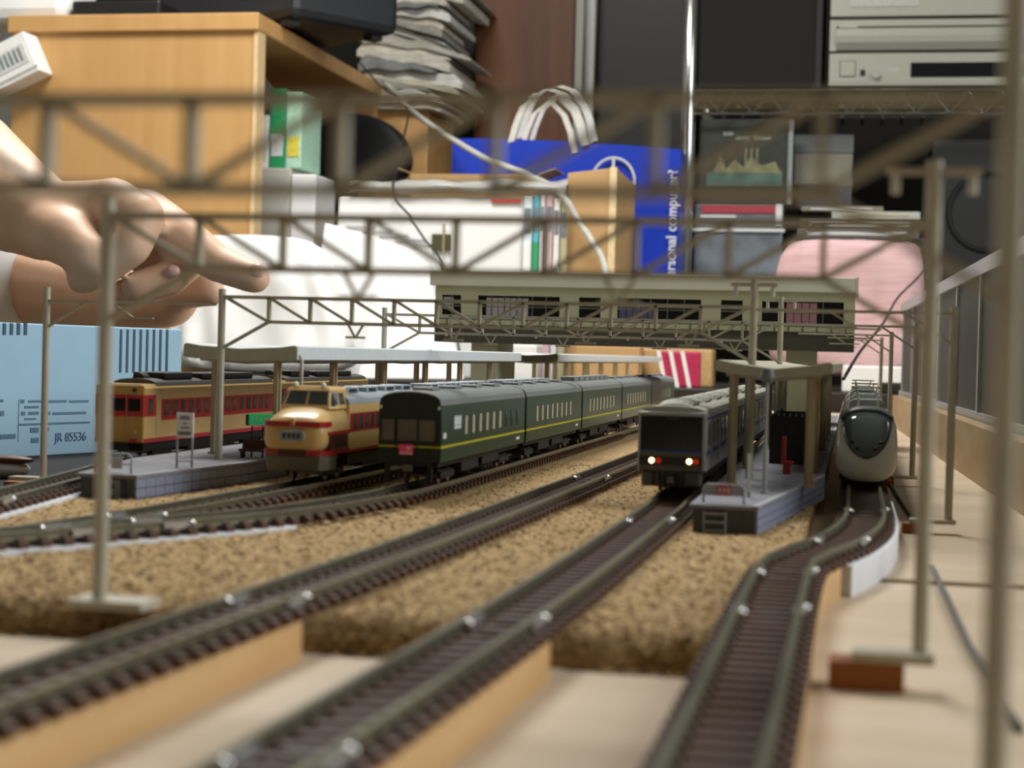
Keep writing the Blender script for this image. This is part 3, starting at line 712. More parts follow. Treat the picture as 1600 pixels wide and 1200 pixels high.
GY = 482.0
for k, lab in enumerate(('dark green sleeping car with red tail sign, at the front of its train', 'second dark green sleeping car, coupled behind the one with the tail sign',
                         'third dark green sleeping car, with boxes along its roof', 'fourth dark green sleeping car, partly behind the commuter train', 'last dark green sleeping car at the far end of its train')):
    green_car(-125.0, GY+k*131.6, lab, first=(k == 0), ac=(k == 2))

# --- grey commuter train
c_sil = mat('commuter_silver', (168, 172, 172), 0.32, metal=0.35, var=0.04, scale=80); c_roof = mat('commuter_roof', (176, 178, 162), 0.6, var=0.08, scale=60)
c_face = mat('commuter_mask', (18, 18, 19), 0.12, var=0.1, spec=0.6); c_blue = mat('commuter_blue', (30, 70, 128), 0.4); c_low = mat('commuter_lower', (96, 92, 82), 0.5, var=0.08)
lampw = mat('headlamp_glow', (255, 240, 215), 0.3, emit=(255, 214, 150), emit_strength=7.0); lampr = mat('lamp_red', (120, 22, 10), 0.3, emit=(200, 40, 10), emit_strength=0.5)
CP = pane_me('window_pane', 6.0, 6.4, 0.12, glass_mid); CD = pane_me('door', 8.0, 14.0, 0.10, c_sil)
def commuter(x, y, label, first=False):
    L, W = 131.0, 19.4; h = W/2
    t = thing('commuter_car', label, 'train car', (x, y, RAILZ), group='commuter train')
    z0, ze, zt = 7.0, 23.4, 25.4
    MB().prism([(-h, z0), (h, z0), (h, ze-1.6), (h-0.5, ze), (-h+0.5, ze), (-h, ze-1.6)], 0.8, L).build('body', c_sil, t)
    MB().prism([(-h+0.4, ze-0.05)]+[(a, b) for a, b in arch(W-0.8, ze, zt, 11)][1:-1]+[(h-0.4, ze-0.05)], 1.2, L).build('roof', c_roof, t)
    for sx in (-1, 1):
        MB().box(sx*h-0.12, sx*h+0.12, 1.4, L, 11.4, 12.8).build('blue_band', c_blue, t)
        MB().box(sx*h-0.12, sx*h+0.12, 1.4, L, 21.6, 22.4).build('blue_line', c_blue, t)
        for k in range(4): share(CD, 'door', t, (sx*(h+0.05), 18+k*31, 14.6))
        for k in range(7): share(CP, 'window_pane', t, (sx*(h+0.12), 10+k*16.4+(1 if k % 2 else 0), 17.4))
    MB().box(-8, 8, 4, L-4, 4, 7).box(-7.6, 7.6, 40, 92, 2.2, 5).build('underframe', under, t)
    for k in range(3):
        yy = 8+k*44
        MB().loft([[(a*0.62, yy+d, zt-1.2+(b-20)*q*0.68) for a, b in arch(W-3, 20, 24.4, 9)] for d, q in ((0, 0.55), (2.5, 1.0), (21.5, 1.0), (24, 0.55))]).build('air_conditioner', c_roof, t)
        MB().box(-4, 4, yy+28, yy+36, zt-0.3, zt+0.8).build('roof_vent', c_roof, t, bevel=0.3)
    bogies(t, L)
    if first:
        rim = MB()
        rim.box(-h, h, 0, 0.9, ze-0.9, ze+0.3).box(h-1.1, h, -0.1, 0.9, z0, ze-0.5).box(-h, -h+0.7, -0.1, 0.9, z0, ze-0.5)
        rim.build('front_rim', c_sil, t, bevel=0.3)
        MB().box(-h+0.7, h-1.1, 0.1, 0.9, 12.9, ze-0.9).build('windscreen', c_face, t)
        for x0 in (-2.6, 2.4): MB().box(x0-0.12, x0+0.12, -0.02, 0.15, 12.9, ze-1).build('screen_pillar', black_p, t)
        MB().box(-1.8, 2.0, -0.05, 0.12, 21.6, 22.6).build('destination_sign', mat('dest_dim', (58, 58, 56), 0.3), t)
        MB().box(-h+0.7, h-1.1, 0.0, 0.9, 12.3, 12.9).build('blue_band', c_blue, t)
        MB().box(-h+0.7, h-1.1, 0.0, 0.9, z0, 12.3).build('lower_panel', c_low, t)
        MB().box(-h+0.7, h-1.1, -0.12, 0.1, 8.6, 11.0).build('lamp_band', mat('lamp_band', (44, 42, 38), 0.4), t)
        for x0 in (-6.5, 4.2):
            lr = MB().rod((x0+0.9, -0.35, 9.8), (x0+0.9, 0, 9.8), 0.78, 14).build('headlamp', lampw, t)
            MB().rod((x0+2.8, -0.3, 9.8), (x0+2.8, 0, 9.8), 0.85, 12).build('tail_lamp', lampr, t)
        MB().box(-h+1.2, h-1.2, 0.3, 6, 2.4, z0).build('skirt', c_low, t, bevel=0.8)
        MB().box(-2.2, 2.2, -0.5, 1.5, 2.6, 6.2).build('coupler_box', under, t)
        MB().box(-0.9, 0.9, -2.2, 0.4, 3.6, 5.4).build('coupler', steel, t)
        for x0 in (-5.0, -3.2, 3.6): MB().rod((x0, 0, 3), (x0, 0, 6.6), 0.3, 6).build('hose', under, t)
    return t
for k, lab in enumerate(('commuter car with two lit headlights and black windscreen', 'middle commuter car behind the one with lit headlights', 'rear commuter car deep under the station bridge')):
    commuter(-50.2, 490+k*133.5, lab, first=(k == 0))

# --- white express with a rounded nose
w_body = mat('express_white', (220, 222, 214), 0.22, var=0.03, scale=60); w_low = mat('express_lower', (150, 150, 142), 0.35)
w_roof = mat('express_roof', (150, 156, 152), 0.5, var=0.06)
w_glass = mat('express_glass', (74, 82, 84), 0.06, var=0.05, spec=0.7)
WP = pane_me('window_pane', 7.0, 5.0, 0.12, glass)
def sect(hw, zb, zt, n=20, pw=2.6):
    out = []
    for k in range(n):
        a = 2*PI*k/n+PI/n; ca, sa = math.cos(a), math.sin(a)
        out.append((hw*math.copysign(abs(ca)**(2/pw), ca), zb+(zt-zb)*(0.5+0.5*math.copysign(abs(sa)**(2/pw), sa))))
    return out
def express(x, y, label, first=False):
    L, W = 134.0, 19.6; h = W/2
    t = thing('express_car', label, 'train car', (x, y, RAILZ), group='white express train')
    zb, zt = 3.2, 24.6
    rings = []
    if first:
        st = [(0.0, 4.0, 3.2, 6.6), (0.35, 6.2, 1.9, 8.4), (1.2, 8.0, 1.2, 10.6), (2.8, 9.1, 1.0, 13.4), (5.5, 9.7, 0.9, 17.0), (9, 9.9, 1.0, 20.6), (12.5, 9.9, 1.3, 23.2), (16, 9.9, 2.0, 24.6), (24, 9.9, zb, 24.8), (L, 9.8, zb, zt)]
    else: st = [(0, 9.8, zb, zt), (L, 9.8, zb, zt)]
    for yy, hw, b0, t0 in st:
        rings.append([(a, yy, b) for a, b in sect(hw, b0, t0, 28, 2.7)])
    MB().loft(rings).build('body', w_body, t, smooth=True)
    def top(yy):
        return float(np.interp(yy, [s_[0] for s_ in st], [s_[3] for s_ in st]))
    def halfw(yy): return float(np.interp(yy, [s_[0] for s_ in st], [s_[1] for s_ in st]))
    def surf(u, yy, off=0.12):
        """point on the upper nose surface at side fraction u"""
        i = np.interp(yy, [s_[0] for s_ in st], range(len(st))); k = int(min(i, len(st)-2)); f = i-k
        hw = st[k][1]*(1-f)+st[k+1][1]*f; b0 = st[k][2]*(1-f)+st[k+1][2]*f; t0 = st[k][3]*(1-f)+st[k+1][3]*f
        q = min(0.999, abs(u)*1.0); z = b0+(t0-b0)*(0.5+0.5*(1-q**2.7)**(1/2.7))
        return (u*hw, yy-off, z+off)
    if first:
        prof = [(0.32, 0.06), (0.6, 0.36), (1.2, 0.52), (2.4, 0.64), (4.5, 0.72), (7, 0.77), (9.5, 0.79), (12.2, 0.80)]
        rows = [[surf(-wd+2*wd*k/14, yy, 0.14) for k in range(15)] for yy, wd in prof]
        vs = [p for r in rows for p in r]; n = 15
        fs = [(i*n+k, i*n+k+1, (i+1)*n+k+1, (i+1)*n+k) for i in range(len(rows)-1) for k in range(n-1)]
        o = MB(); o.add(vs, fs); wo = o.build('windscreen', w_glass, t, smooth=True)
        so = wo.modifiers.new('solid', 'SOLIDIFY'); so.thickness = 0.0002; so.offset = 1
        prof = [(12.4, 0.82), (14.0, 0.82), (15.6, 0.82)]
        rows = [[surf(-wd+2*wd*k/14, yy, 0.2) for k in range(15)] for yy, wd in prof]
        vs = [p for r in rows for p in r]; fs = [(i*n+k, i*n+k+1, (i+1)*n+k+1, (i+1)*n+k) for i in range(len(rows)-1) for k in range(n-1)]
        o = MB(); o.add(vs, fs); ob = o.build('visor', mat('visor_grey', (92, 96, 94), 0.4), t, smooth=True)
        so = ob.modifiers.new('solid', 'SOLIDIFY'); so.thickness = 0.0005; so.offset = 1
        for u, yy in ((-0.5, 3.0), (0.5, 3.0), (-0.34, 1.7), (0.34, 1.7)):
            p = surf(u, yy, 0.3); MB().ball(p, 0.75, 0.5, 0.65, 10, 6).build('headlamp', black_p, t, smooth=True)
        MB().box(-8.4, 8.4, 8, 30, 1.2, 3).build('underframe', under, t)
        MB().rod((6.6, 3.5, 2.2), (7.8, 4.6, 1.6), 0.7, 8).build('step', mat('rust', (150, 70, 40), 0.6), t)
    for sx in (-1, 1):
        MB().box(sx*(h+0.02)-0.1, sx*(h+0.02)+0.1, 38 if first else 1, L-1, 6.6, 8.2).build('blue_line', mat('express_blue', (60, 80, 120), 0.4), t)
        for k in range(8 if first else 11): share(WP, 'window_pane', t, (sx*(h+0.02), (44 if first else 10)+k*11, 15.5))
    MB().box(-8.2, 8.2, 40, L-6, 2.2, 3.4).build('underframe', under, t)
    rf = [(20 if first else 4, 14, 2.4), (44 if first else 26, 18, 1.8), (74 if first else 60, 22, 2.6), (104 if first else 98, 20, 2.0)]
    for yy, ln, hh in rf:
        MB().prism([(-6.2, zt-1.4), (-5.6, zt+hh*0.6), (-4.4, zt+hh), (4.4, zt+hh), (5.6, zt+hh*0.6), (6.2, zt-1.4)], yy, yy+ln).build('roof_box', w_roof, t)
    for yy in ((18.5, 40, 100) if first else (22, 90)):
        for x0 in (-3, 3.4): MB().rod((x0, yy, zt-0.4), (x0, yy, zt+3.0), 0.35, 6).build('roof_insulator', insul, t)
    # pantograph
    yy = 82 if first else 60
    MB().bar((-4, yy, zt+2.8), (4, yy, zt+2.8), 0.5, 10).build('pantograph_base', w_roof, t)
    MB().rod((-3, yy, zt+3), (-4, yy, zt+5.6), 0.3, 6).rod((3, yy, zt+3), (4, yy, zt+5.6), 0.3, 6).rod((-5.5, yy, zt+5.6), (5.5, yy, zt+5.6), 0.35, 6).build('pantograph', gantry_mat, t)
    bogies(t, L, 26)
    return t
express(4.6, 562, 'white express car with rounded nose and U-shaped windscreen', True)
express(4.6, 698, 'second white express car, behind the rounded nose car')
express(4.6, 834, 'third white express car, far back beside the right platform')

# --- cream and red express with a bonnet nose
b_cream = mat('bonnet_cream', (214, 178, 116), 0.3, var=0.04, scale=60); b_red = mat('bonnet_red', (168, 30, 34), 0.32, var=0.05); b_roof = mat('bonnet_roof', (150, 160, 168), 0.4, var=0.05)
b_skirt = mat('bonnet_skirt', (110, 108, 92), 0.5, var=0.08); b_dark = mat('bonnet_dark_red', (74, 26, 22), 0.4)
BP = pane_me('window_pane', 3.6, 4.6, 0.15, glass_mid)
def bonnet(x, y, label, first=False):
    L, W = 132.0, 19.4; h = W/2
    t = thing('bonnet_express_car', label, 'train car', (x, y, RAILZ), group='bonnet-nosed express train')
    z0, ze, zt = 8.0, 22.6, 25.6
    ys = 24.0 if first else 0.5
    MB().prism([(-h, z0), (h, z0), (h, ze), (-h, ze)], ys, L-0.5).build('body', b_cream, t)
    MB().prism([(a, b) for a, b in arch(W+0.2, ze, zt, 11)], ys, L-0.5).build('roof', b_roof, t)
    for sx in (-1, 1):
        MB().box(sx*h-0.12, sx*h+0.12, ys+1.0, L-0.5, 14.2, 19.8).build('red_band', b_red, t)
        MB().box(sx*h-0.12, sx*h+0.12, ys, L-0.5, 8.0, 8.9).build('red_sill', b_red, t)
        for k in range(int((L-ys-10)/6.2)): share(BP, 'window_pane', t, (sx*(h+0.05), ys+7+k*6.2, 17.1))
    MB().box(-7.6, 7.6, 30, L-4, 4, 7.1).box(-7.4, 7.4, 48, 84, 2.4, 5).build('underframe', under, t)
    for k in range(4 if first else 6):
        yy = (40 if first else 8)+k*(22 if first else 20)
        MB().box(-4.2, 4.2, yy, yy+13, zt-0.5, zt+1.6).build('air_conditioner', b_roof, t, bevel=0.5)
        for sx in (-1, 1): MB().box(sx*4.3-0.1, sx*4.3+0.1, yy+2, yy+10, zt+0.1, zt+1.2).build('louvre', black_p, t)
    bogies(t, L)
    if not first: return t
    # bonnet: rounded nose swelling back to the cab
    st = [(0.0, 6.4, 9.6, 16.4), (0.7, 8.3, 8.5, 18.2), (2.2, 9.2, 8.1, 19.4), (6, 9.6, 8.0, 20.6), (11, 9.7, 8.0, 21.7), (16, 9.7, 8.0, 22.6), (24.2, 9.7, 8.0, 22.9)]
    MB().loft([[(a, yy, b) for a, b in sect(hw, b0, t0, 32, 3.0)] for yy, hw, b0, t0 in st]).build('bonnet', b_cream, t, smooth=True)
    # cab with a raked windscreen
    cb_ = [(-7.4, 11.5, 21.2), (7.4, 11.5, 21.2), (8.9, 15.5, 21.2), (8.9, 27, 21.2), (-8.9, 27, 21.2), (-8.9, 15.5, 21.2)]
    ct_ = [(-6.3, 15.0, 26.6), (6.3, 15.0, 26.6), (7.6, 18.0, 26.6), (7.8, 27, 26.6), (-7.8, 27, 26.6), (-7.6, 18.0, 26.6)]
    MB().loft([cb_, ct_]).build('cab', b_cream, t, bevel=0.35)
    MB().loft([[(x*1.02, y-0.3, 26.6) for x, y, z in ct_], [(x*0.94, y+0.4, 27.3) for x, y, z in ct_], [(x*0.7, y*0.9+2.4, 27.8) for x, y, z in ct_]]).build('cab_roof', b_cream, t)
    def onf(u, v, off):
        a = Vector(cb_[0]).lerp(Vector(cb_[1]), u); b = Vector(ct_[0]).lerp(Vector(ct_[1]), u); p = a.lerp(b, v); return (p.x, p.y-off, p.z+off*0.6)
    for u0, u1 in ((0.05, 0.47), (0.53, 0.95)):
        q = [(u0, 0.26), (u1, 0.26), (u1, 0.92), (u0, 0.92)]
        MB().hexa([onf(u, v, 0.16) for u, v in q], [onf(u, v, -0.2) for u, v in q]).build('cab_window', glass_mid, t)
    for sx in (-1, 1):
        q0 = [(sx*8.05, 12.7, 22.6), (sx*8.85, 15.2, 22.6), (sx*7.75, 17.6, 26.2), (sx*6.75, 15.3, 26.2)]
        MB().hexa([(x+sx*0.12, y-0.08, z) for x, y, z in q0], [(x-sx*0.3, y+0.2, z) for x, y, z in q0]).build('cab_corner_window', glass_mid, t)
        q0 = [(sx*8.66, 17.5, 22.6), (sx*8.66, 22.5, 22.6), (sx*7.95, 22.5, 26.0), (sx*7.85, 18.6, 26.0)]
        MB().hexa([(x+sx*0.12, y, z) for x, y, z in q0], [(x-sx*0.3, y, z) for x, y, z in q0]).build('cab_side_window', glass_mid, t)
    for sx in (-4.5, 4.0): MB().ball((sx, 16, 28.2), 0.8, 1.0, 0.9, 8, 6).build('roof_lamp', white_p, t, smooth=True)
    MB().box(-0.5, 0.5, -0.2, 1.2, 17.0, 19.0).build('bonnet_mark', b_cream, t, bevel=0.3)
    # red trim round the nose
    tri = ((0.8, -0.15), (3, -0.1), (6.0, 0.2), (7.8, 0.75), (8.8, 1.8), (9.35, 3.6), (9.6, 6.5))
    MB().ribbon([(-a, b-0.1, 17.2) for a, b in tri[::-1]], 1.5, 0.5, (0, 0, 1)).build('red_moustache', b_red, t)
    MB().ribbon([(a, b-0.1, 17.2) for a, b in tri], 1.5, 0.5, (0, 0, 1)).build('red_moustache', b_red, t)
    for sx in (-1, 1):
        MB().box(sx*9.68-0.2, sx*9.68+0.2, 5.0, 22.5, 10.0, 14.2).build('side_vent', b_dark, t)
        MB().box(sx*9.68-0.22, sx*9.68+0.22, 4.0, 25, 14.0, 15.0).build('red_line', b_red, t)
    hm = MB().loft([[(3.9*math.copysign(abs(math.cos(a))**0.7, math.cos(a)), -0.9+d, 13.8+1.85*math.copysign(abs(math.sin(a))**0.7, math.sin(a))) for a in [2*PI*k/20 for k in range(20)]] for d in (0, 0.9)]).build('head_mark', mat('mark_silver', (176, 180, 178), 0.35), t)
    MB().box(-3.2, 3.2, -1.0, -0.85, 12.6, 15.0).build('mark_panel', mat('mark_grey', (150, 158, 164), 0.4), hm)
    for x0 in (-2.2, -0.7, 0.7, 2.1): MB().box(x0-0.45, x0+0.45, -1.1, -0.98, 13.1, 14.5).build('mark_letter', mat('mark_ink', (40, 62, 86), 0.5), hm)
    tri = ((0, -0.1), (4, 0), (6.4, 0.3), (8.0, 0.9), (8.9, 1.9), (9.5, 4.0), (9.75, 8), (9.8, 24))
    MB().ribbon([(-a, b, 8.9) for a, b in tri[:0:-1]]+[(a, b, 8.9) for a, b in tri], 1.3, 0.5, (0, 0, 1)).build('red_sill_front', b_red, t)
    MB().box(-4.2, 4.2, -0.45, 0.4, 7.8, 9.8).build('red_apron', b_dark, t, bevel=0.2)
    MB().loft([[(-7.6, 1.6, 3.6), (7.6, 1.6, 3.6), (9.0, 4.6, 3.6), (9.0, 14, 3.6), (-9.0, 14, 3.6), (-9.0, 4.6, 3.6)], [(-8.3, 0.5, 8.3), (8.3, 0.5, 8.3), (9.5, 3.4, 8.3), (9.5, 14, 8.3), (-9.5, 14, 8.3), (-9.5, 3.4, 8.3)]]).build('skirt', b_skirt, t, bevel=0.4)
    return t
bonnet(-158.2, 476, 'cream and red express car with a rounded bonnet nose', True)
bonnet(-156.6, 610, 'second cream and red express car, behind the bonnet nose')
bonnet(-156.2, 744, 'third cream and red express car, far along the left platform')

# --- cream and red railcar
k_cream = mat('railcar_cream', (222, 186, 122), 0.35, var=0.04, scale=60); k_red = mat('railcar_red', (196, 40, 48), 0.35, var=0.05)
k_face = mat('railcar_face', (200, 160, 84), 0.4, var=0.04)
KP = pane_me('window_pane', 4.2, 5.0, 0.15, glass_mid)
def railcar(x, y, label, first=False, rot=0.0):
    L, W = 134.0, 17.4; h = W/2
    t = thing('railcar', label, 'train car', (x, y, RAILZ), rot, group='cream and red railcars')
    z0, ze, zt = 6.0, 24.2, 26.8
    MB().prism([(-h, z0), (h, z0), (h, ze), (h-1.2, ze+1.4), (-h+1.2, ze+1.4), (-h, ze)], 0.6, L).build('body', k_cream, t)
    MB().prism([(-h+0.6, ze+0.9)]+[(a*0.9, b+0.6) for a, b in arch(W, ze, zt, 9)][1:-1]+[(h-0.6, ze+0.9)], 12, L-2).build('roof', mat('railcar_roof', (74, 72, 66), 0.6, var=0.1), t)
    for sx in (-1, 1):
        MB().box(sx*h-0.12, sx*h+0.12, 0.5, 10, 14.8, 22.0).build('red_band', k_red, t)
        MB().box(sx*h-0.12, sx*h+0.12, 15, L, 13.2, 20.4).build('red_band', k_red, t)
        MB().box(sx*h-0.15, sx*h+0.15, 0.5, L, 6.0, 7.4).build('red_sill', k_red, t)
        MB().box(sx*h-0.14, sx*h+0.14, 10.5, 14.5, 8, 20).build('door', k_cream, t)
        for k in range(15): share(KP, 'window_pane', t, (sx*(h+0.05), 19.5+k*7.4, 17.2))
        share(KP, 'window_pane', t, (sx*(h+0.05), 5.4, 18.2))
    MB().box(-7, 7, 4, L-4, 3, 6.1).box(-6.8, 6.8, 44, 92, 1.6, 5).build('underframe', under, t)
    bogies(t, L)
    f = MB().box(-h+0.1, h-0.1, 0, 0.8, z0, ze+1.0).build('front_wall', k_face, t, bevel=0.3)
    MB().box(-h+0.1, h-0.1, -0.1, 0.2, 14.8, 22.0).build('front_band', k_red, t)
    for x0, x1 in ((-7.6, -3.4), (-2.1, 2.1), (3.2, 7.6)):
        fr = MB().box(x0-0.35, x1+0.35, -0.25, 0.1, 16.2, 21.2).build('window_frame', k_red, t); MB().box(x0, x1, -0.32, -0.2, 16.6, 20.8).build('window_pane', glass, fr)
    MB().box(-2.6, -2.4, -0.15, 0.1, 7, 22).box(2.4, 2.6, -0.15, 0.1, 7, 22).build('door_edge', k_face, t)
    for x0 in (-5.6, 5.4):
        MB().rod((x0, -0.6, 23.6), (x0, 0, 23.6), 0.75, 10).build('lamp', mat('lamp_brown', (96, 48, 36), 0.4), t)
        MB().rod((x0, -0.8, 9.6), (x0, 0, 9.6), 0.8, 10).build('tail_lamp', mat('lamp_tan', (206, 160, 90), 0.4), t)
        MB().box(x0-1.4, x0+1.2, -0.5, 0.2, 6.0, 7.4).build('red_corner', k_red, t)
    MB().box(-3.6, 3.6, -1.2, 0.4, 3.4, 6.0).build('coupler_box', under, t)
    MB().box(-6, 6, 24, 50, zt+0.2, zt+2.6).build('roof_cooler', mat('roof_black', (48, 48, 46), 0.6), t, bevel=0.5)
    MB().rod((0, 15, zt+0.2), (0, 20, zt+0.2), 2.2, 12).build('exhaust', MATS['roof_black'], t)
    MB().box(-6.5, 6.5, 58, 112, zt, zt+2.2).build('roof_cooler', MATS['roof_black'], t, bevel=0.5)
    return t
railcar(-240.5, 541, 'cream railcar with red window band, its front beside the light blue box', True)
railcar(-240.5, 678, 'second cream and red railcar, coupled behind the first on the far left track')

# ------------------------------------------------------------------ right-hand plank wall and display case
plank = mat('plank_wood', (166, 142, 106), 0.6, rgb2=(150, 124, 88), scale=12, stretch=(6, 0.8, 6))
for k, (y0, y1) in enumerate(((300, 660), (661, 1020), (1021, 1400))):
    f = lambda y: 53.3-0.0315*(y-677)
    b0 = [(f(y0), y0, 0), (f(y0)+7, y0, 0), (f(y1)+7, y1, 0), (f(y1), y1, 0)]
    single(MB().hexa(b0, [(a, b, 24) for a, b, c_ in b0]), 'side_plank', plank, (f((y0+y1)/2), (y0+y1)/2, 0),
           ('nearest wooden plank standing along the right board edge', 'middle wooden plank standing along the right board edge', 'farthest wooden plank standing along the right board edge')[k], 'plank', 'planks along the right edge', bevel=0.4)
t = thing('display_case', 'long low case with dark glass panels and silver frame along the right edge', 'display case', (85, 950, 0))
rotc = -0.0315
cm = mat('case_dark', (48, 50, 44), 0.5, var=0.1, scale=20)
def cb(x0, x1, y0, y1, z0, z1, name, m):
    g = lambda y: 53.3-0.0315*(y-677)
    q = [(g(y0)+x0, y0, z0), (g(y0)+x1, y0, z0), (g(y1)+x1, y1, z0), (g(y1)+x0, y1, z0)]
    return MB().hexa(q, [(a, b, z1) for a, b, c_ in q]).build(name, m, t, world=True)
cb(9, 70, 480, 1480, 0, 23, 'base', mat('case_base', (150, 146, 132), 0.6))
cb(9, 15, 480, 1480, 23, 27, 'bottom_frame', alu)
cb(8.5, 14, 480, 1480, 92, 99, 'top_frame', alu)
for k in range(9):
    y = 480+k*122
    cb(9.5, 13, y, y+6, 27, 92, 'upright', alu)
    if k < 8: cb(11, 12, y+6, y+122, 27, 92, 'glass_panel', cm)
cb(14, 70, 480, 1480, 92, 96, 'case_top', mat('case_top', (120, 118, 108), 0.6))

# ------------------------------------------------------------------ things behind the layout
def prect(px0, py0, px1, py1, Y):
    mx, my = (px0+px1)/2, (py0+py1)/2
    return at(px0, my, Y)[0], at(px1, my, Y)[0], at(mx, py1, Y)[2], at(mx, py0, Y)[2]
def pbox(name, label, cat, m, px0, py0, px1, py1, Y, depth, z0=None, group=None, bevel=2.0):
    x0, x1, zb, zt = prect(px0, py0, px1, py1, Y)
    if z0 is not None: zb = z0
    o = single(MB().box(x0, x1, Y, Y+depth, zb, zt), name, m, ((x0+x1)/2, Y+depth/2, zb), label, cat, group, bevel=bevel)
    return o, (x0, x1, zb, zt)
BT = 20.0                                    # top of the low table behind the layout
oak = mat('oak_veneer', (196, 154, 98), 0.5, rgb2=(188, 144, 88), scale=6, stretch=(9, 9, 0.5))
oak_edge = mat('oak_edge', (214, 186, 140), 0.5, var=0.05)
brown_wood = mat('brown_wood', (112, 68, 34), 0.5, rgb2=(92, 54, 26), scale=8, stretch=(8, 8, 0.6))
cardboard = mat('cardboard', (186, 150, 102), 0.8, var=0.06, scale=20)
paper = mat('white_paper', (236, 236, 234), 0.7, var=0.03, scale=20)
dark_table = mat('dark_table', (40, 34, 28), 0.5, var=0.1)
chrome = mat('chrome', (205, 208, 206), 0.15, metal=0.95, var=0.03)

t = thing('low_table', 'long narrow dark table right behind the layout, under the cloth and towel', 'table', (-220, 1758, FLOOR))
MB().box(-745, 300, 1720, 1796, BT-22, BT).build('table_top', dark_table, t, world=True, bevel=2)
for x in (-725, 280):
    for y in (1736, 1780): MB().box(x-12, x+12, y-12, y+12, FLOOR, BT-22).build('leg', dark_table, t, world=True)
t = thing('storage_chest', 'dark storage chest under the blue bag, boxes and books', 'chest', (-140, 1995, FLOOR))
MB().box(-575, 160, 1800, 2190, FLOOR, BT-14).build('chest_body', dark_table, t, world=True, bevel=3)
MB().box(-578, 163, 1798, 2193, BT-14, BT).build('chest_lid', dark_table, t, world=True, bevel=3)

# desk with an oak end panel
x0, x1, zb, zt = prect(8, 20, 400, 360, 1800)
t = thing('desk', 'light oak desk whose end panel faces the camera at the upper left', 'desk', ((x0+x1)/2, 1950, FLOOR))
zt = at(300, 20, 1800)[2]; zs = at(300, 48, 1800)[2]
MB().box(x0+4, x1-6, 1806, 1828, FLOOR, zs).build('end_panel', oak, t, world=True)
MB().box(x1-6, x1-1, 1804, 1828, FLOOR, zs).build('edge_band', oak_edge, t, world=True)
MB().box(x0+4, x1-10, 2300, 2322, FLOOR, zs).build('end_panel', oak, t, world=True)
MB().box(x0+4, x0+22, 1828, 2300, FLOOR, zs).build('back_panel', oak, t, world=True)
MB().box(x0, x1, 1800, 2330, zs, zt).build('desk_top', oak, t, world=True, bevel=2)
DZ = zt; DX1 = x1; DX0 = x0
# black device on the desk
t = thing('black_device', 'black boxy appliance sitting askew on the oak desk', 'appliance', (-690, 1990, DZ), -0.62)
MB().box(-170, 130, -75, 80, 6, 92).build('case', mat('device_black', (30, 32, 36), 0.4, var=0.1), t, bevel=10)
MB().box(30, 110, -79, -74, 38, 78).build('recess', black_p, t, bevel=2)
for x in (-150, 105):
    for y in (-60, 60): MB().box(x-8, x+8, y-8, y+8, 0, 6).build('foot', black_p, t)
pbox('white_box', 'white box on the left end of the oak desk', 'box', paper, -60, -60, 104, 21, 1830, 90, z0=DZ, bevel=14)
pbox('black_tray', 'flat black tray on the oak desk between the white box and appliance', 'tray', black_p, 112, 0, 250, 21, 1835, 60, z0=DZ, bevel=3)
# tilted white carton by the desk panel
t = thing('white_carton', 'small tilted white carton with barcode-like print at the left edge', 'carton', at(24, 105, 1795))
cx, cy, cz = ORIG[t.name]
t.rotation_euler = (0, math.radians(-25), 0)
MB().box(-45, 34, -24, 10, -24, 24).build('carton', white_p, t, bevel=1.5)
MB().box(-20, 28, -25, -23.8, -10, 12).build('print_panel', mat('pale_print', (206, 208, 204), 0.6), t)
for k in range(7): MB().box(-16+k*6, -13.5+k*6, -25.8, -25, -6, 9).build('print_bar', mat('print_grey', (120, 128, 124), 0.6), t)
MB().box(-45, 34, -24.6, -23.9, -20, -17).build('rule', mat('print_grey2', (170, 172, 170), 0.6), t)

# cabinet with folders between desk and papers
grey_cab = mat('grey_cabinet', (178, 176, 166), 0.6, var=0.04)
o, r_ = pbox('filing_cabinet', 'light grey drawer unit beside the oak desk, under the folders', 'cabinet', grey_cab, 388, 262, 452, 420, 1925, 78, z0=FLOOR)
pbox('filing_cabinet', 'narrow white drawer unit between the grey one and the white papers', 'cabinet', paper, 453, 272, 492, 420, 1925, 78, z0=FLOOR)
zf = r_[3]
fold_m = [mat('folder_white', (226, 228, 224), 0.5), mat('folder_green', (40, 150, 92), 0.5), mat('folder_mint', (176, 216, 190), 0.5), mat('folder_slate', (88, 100, 110), 0.5), mat('folder_pale', (206, 212, 216), 0.5)]
fx = r_[0]+2
for k, (wd, h_, mi, lab) in enumerate(((20, 62, 0, 'white folder with a small label, leftmost on the grey drawer unit'), (20, 92, 1, 'green folder standing on the grey drawer unit'), (20, 88, 2, 'pale mint folder with a yellow label on the grey drawer unit'))):
    t = thing('folder', lab, 'folder', (fx+wd/2, 1966, zf), group='folders beside the desk')
    MB().box(-wd/2+0.5, wd/2-0.5, -38, 36, 0, h_).build('cover', fold_m[mi], t, bevel=1)
    MB().box(-wd/2+3, wd/2-3, -39, -37.9, h_*0.15, h_*0.42).build('label', (mat('label_yellow', (214, 200, 70), 0.6) if k == 2 else fold_m[4]), t)
    fx += wd
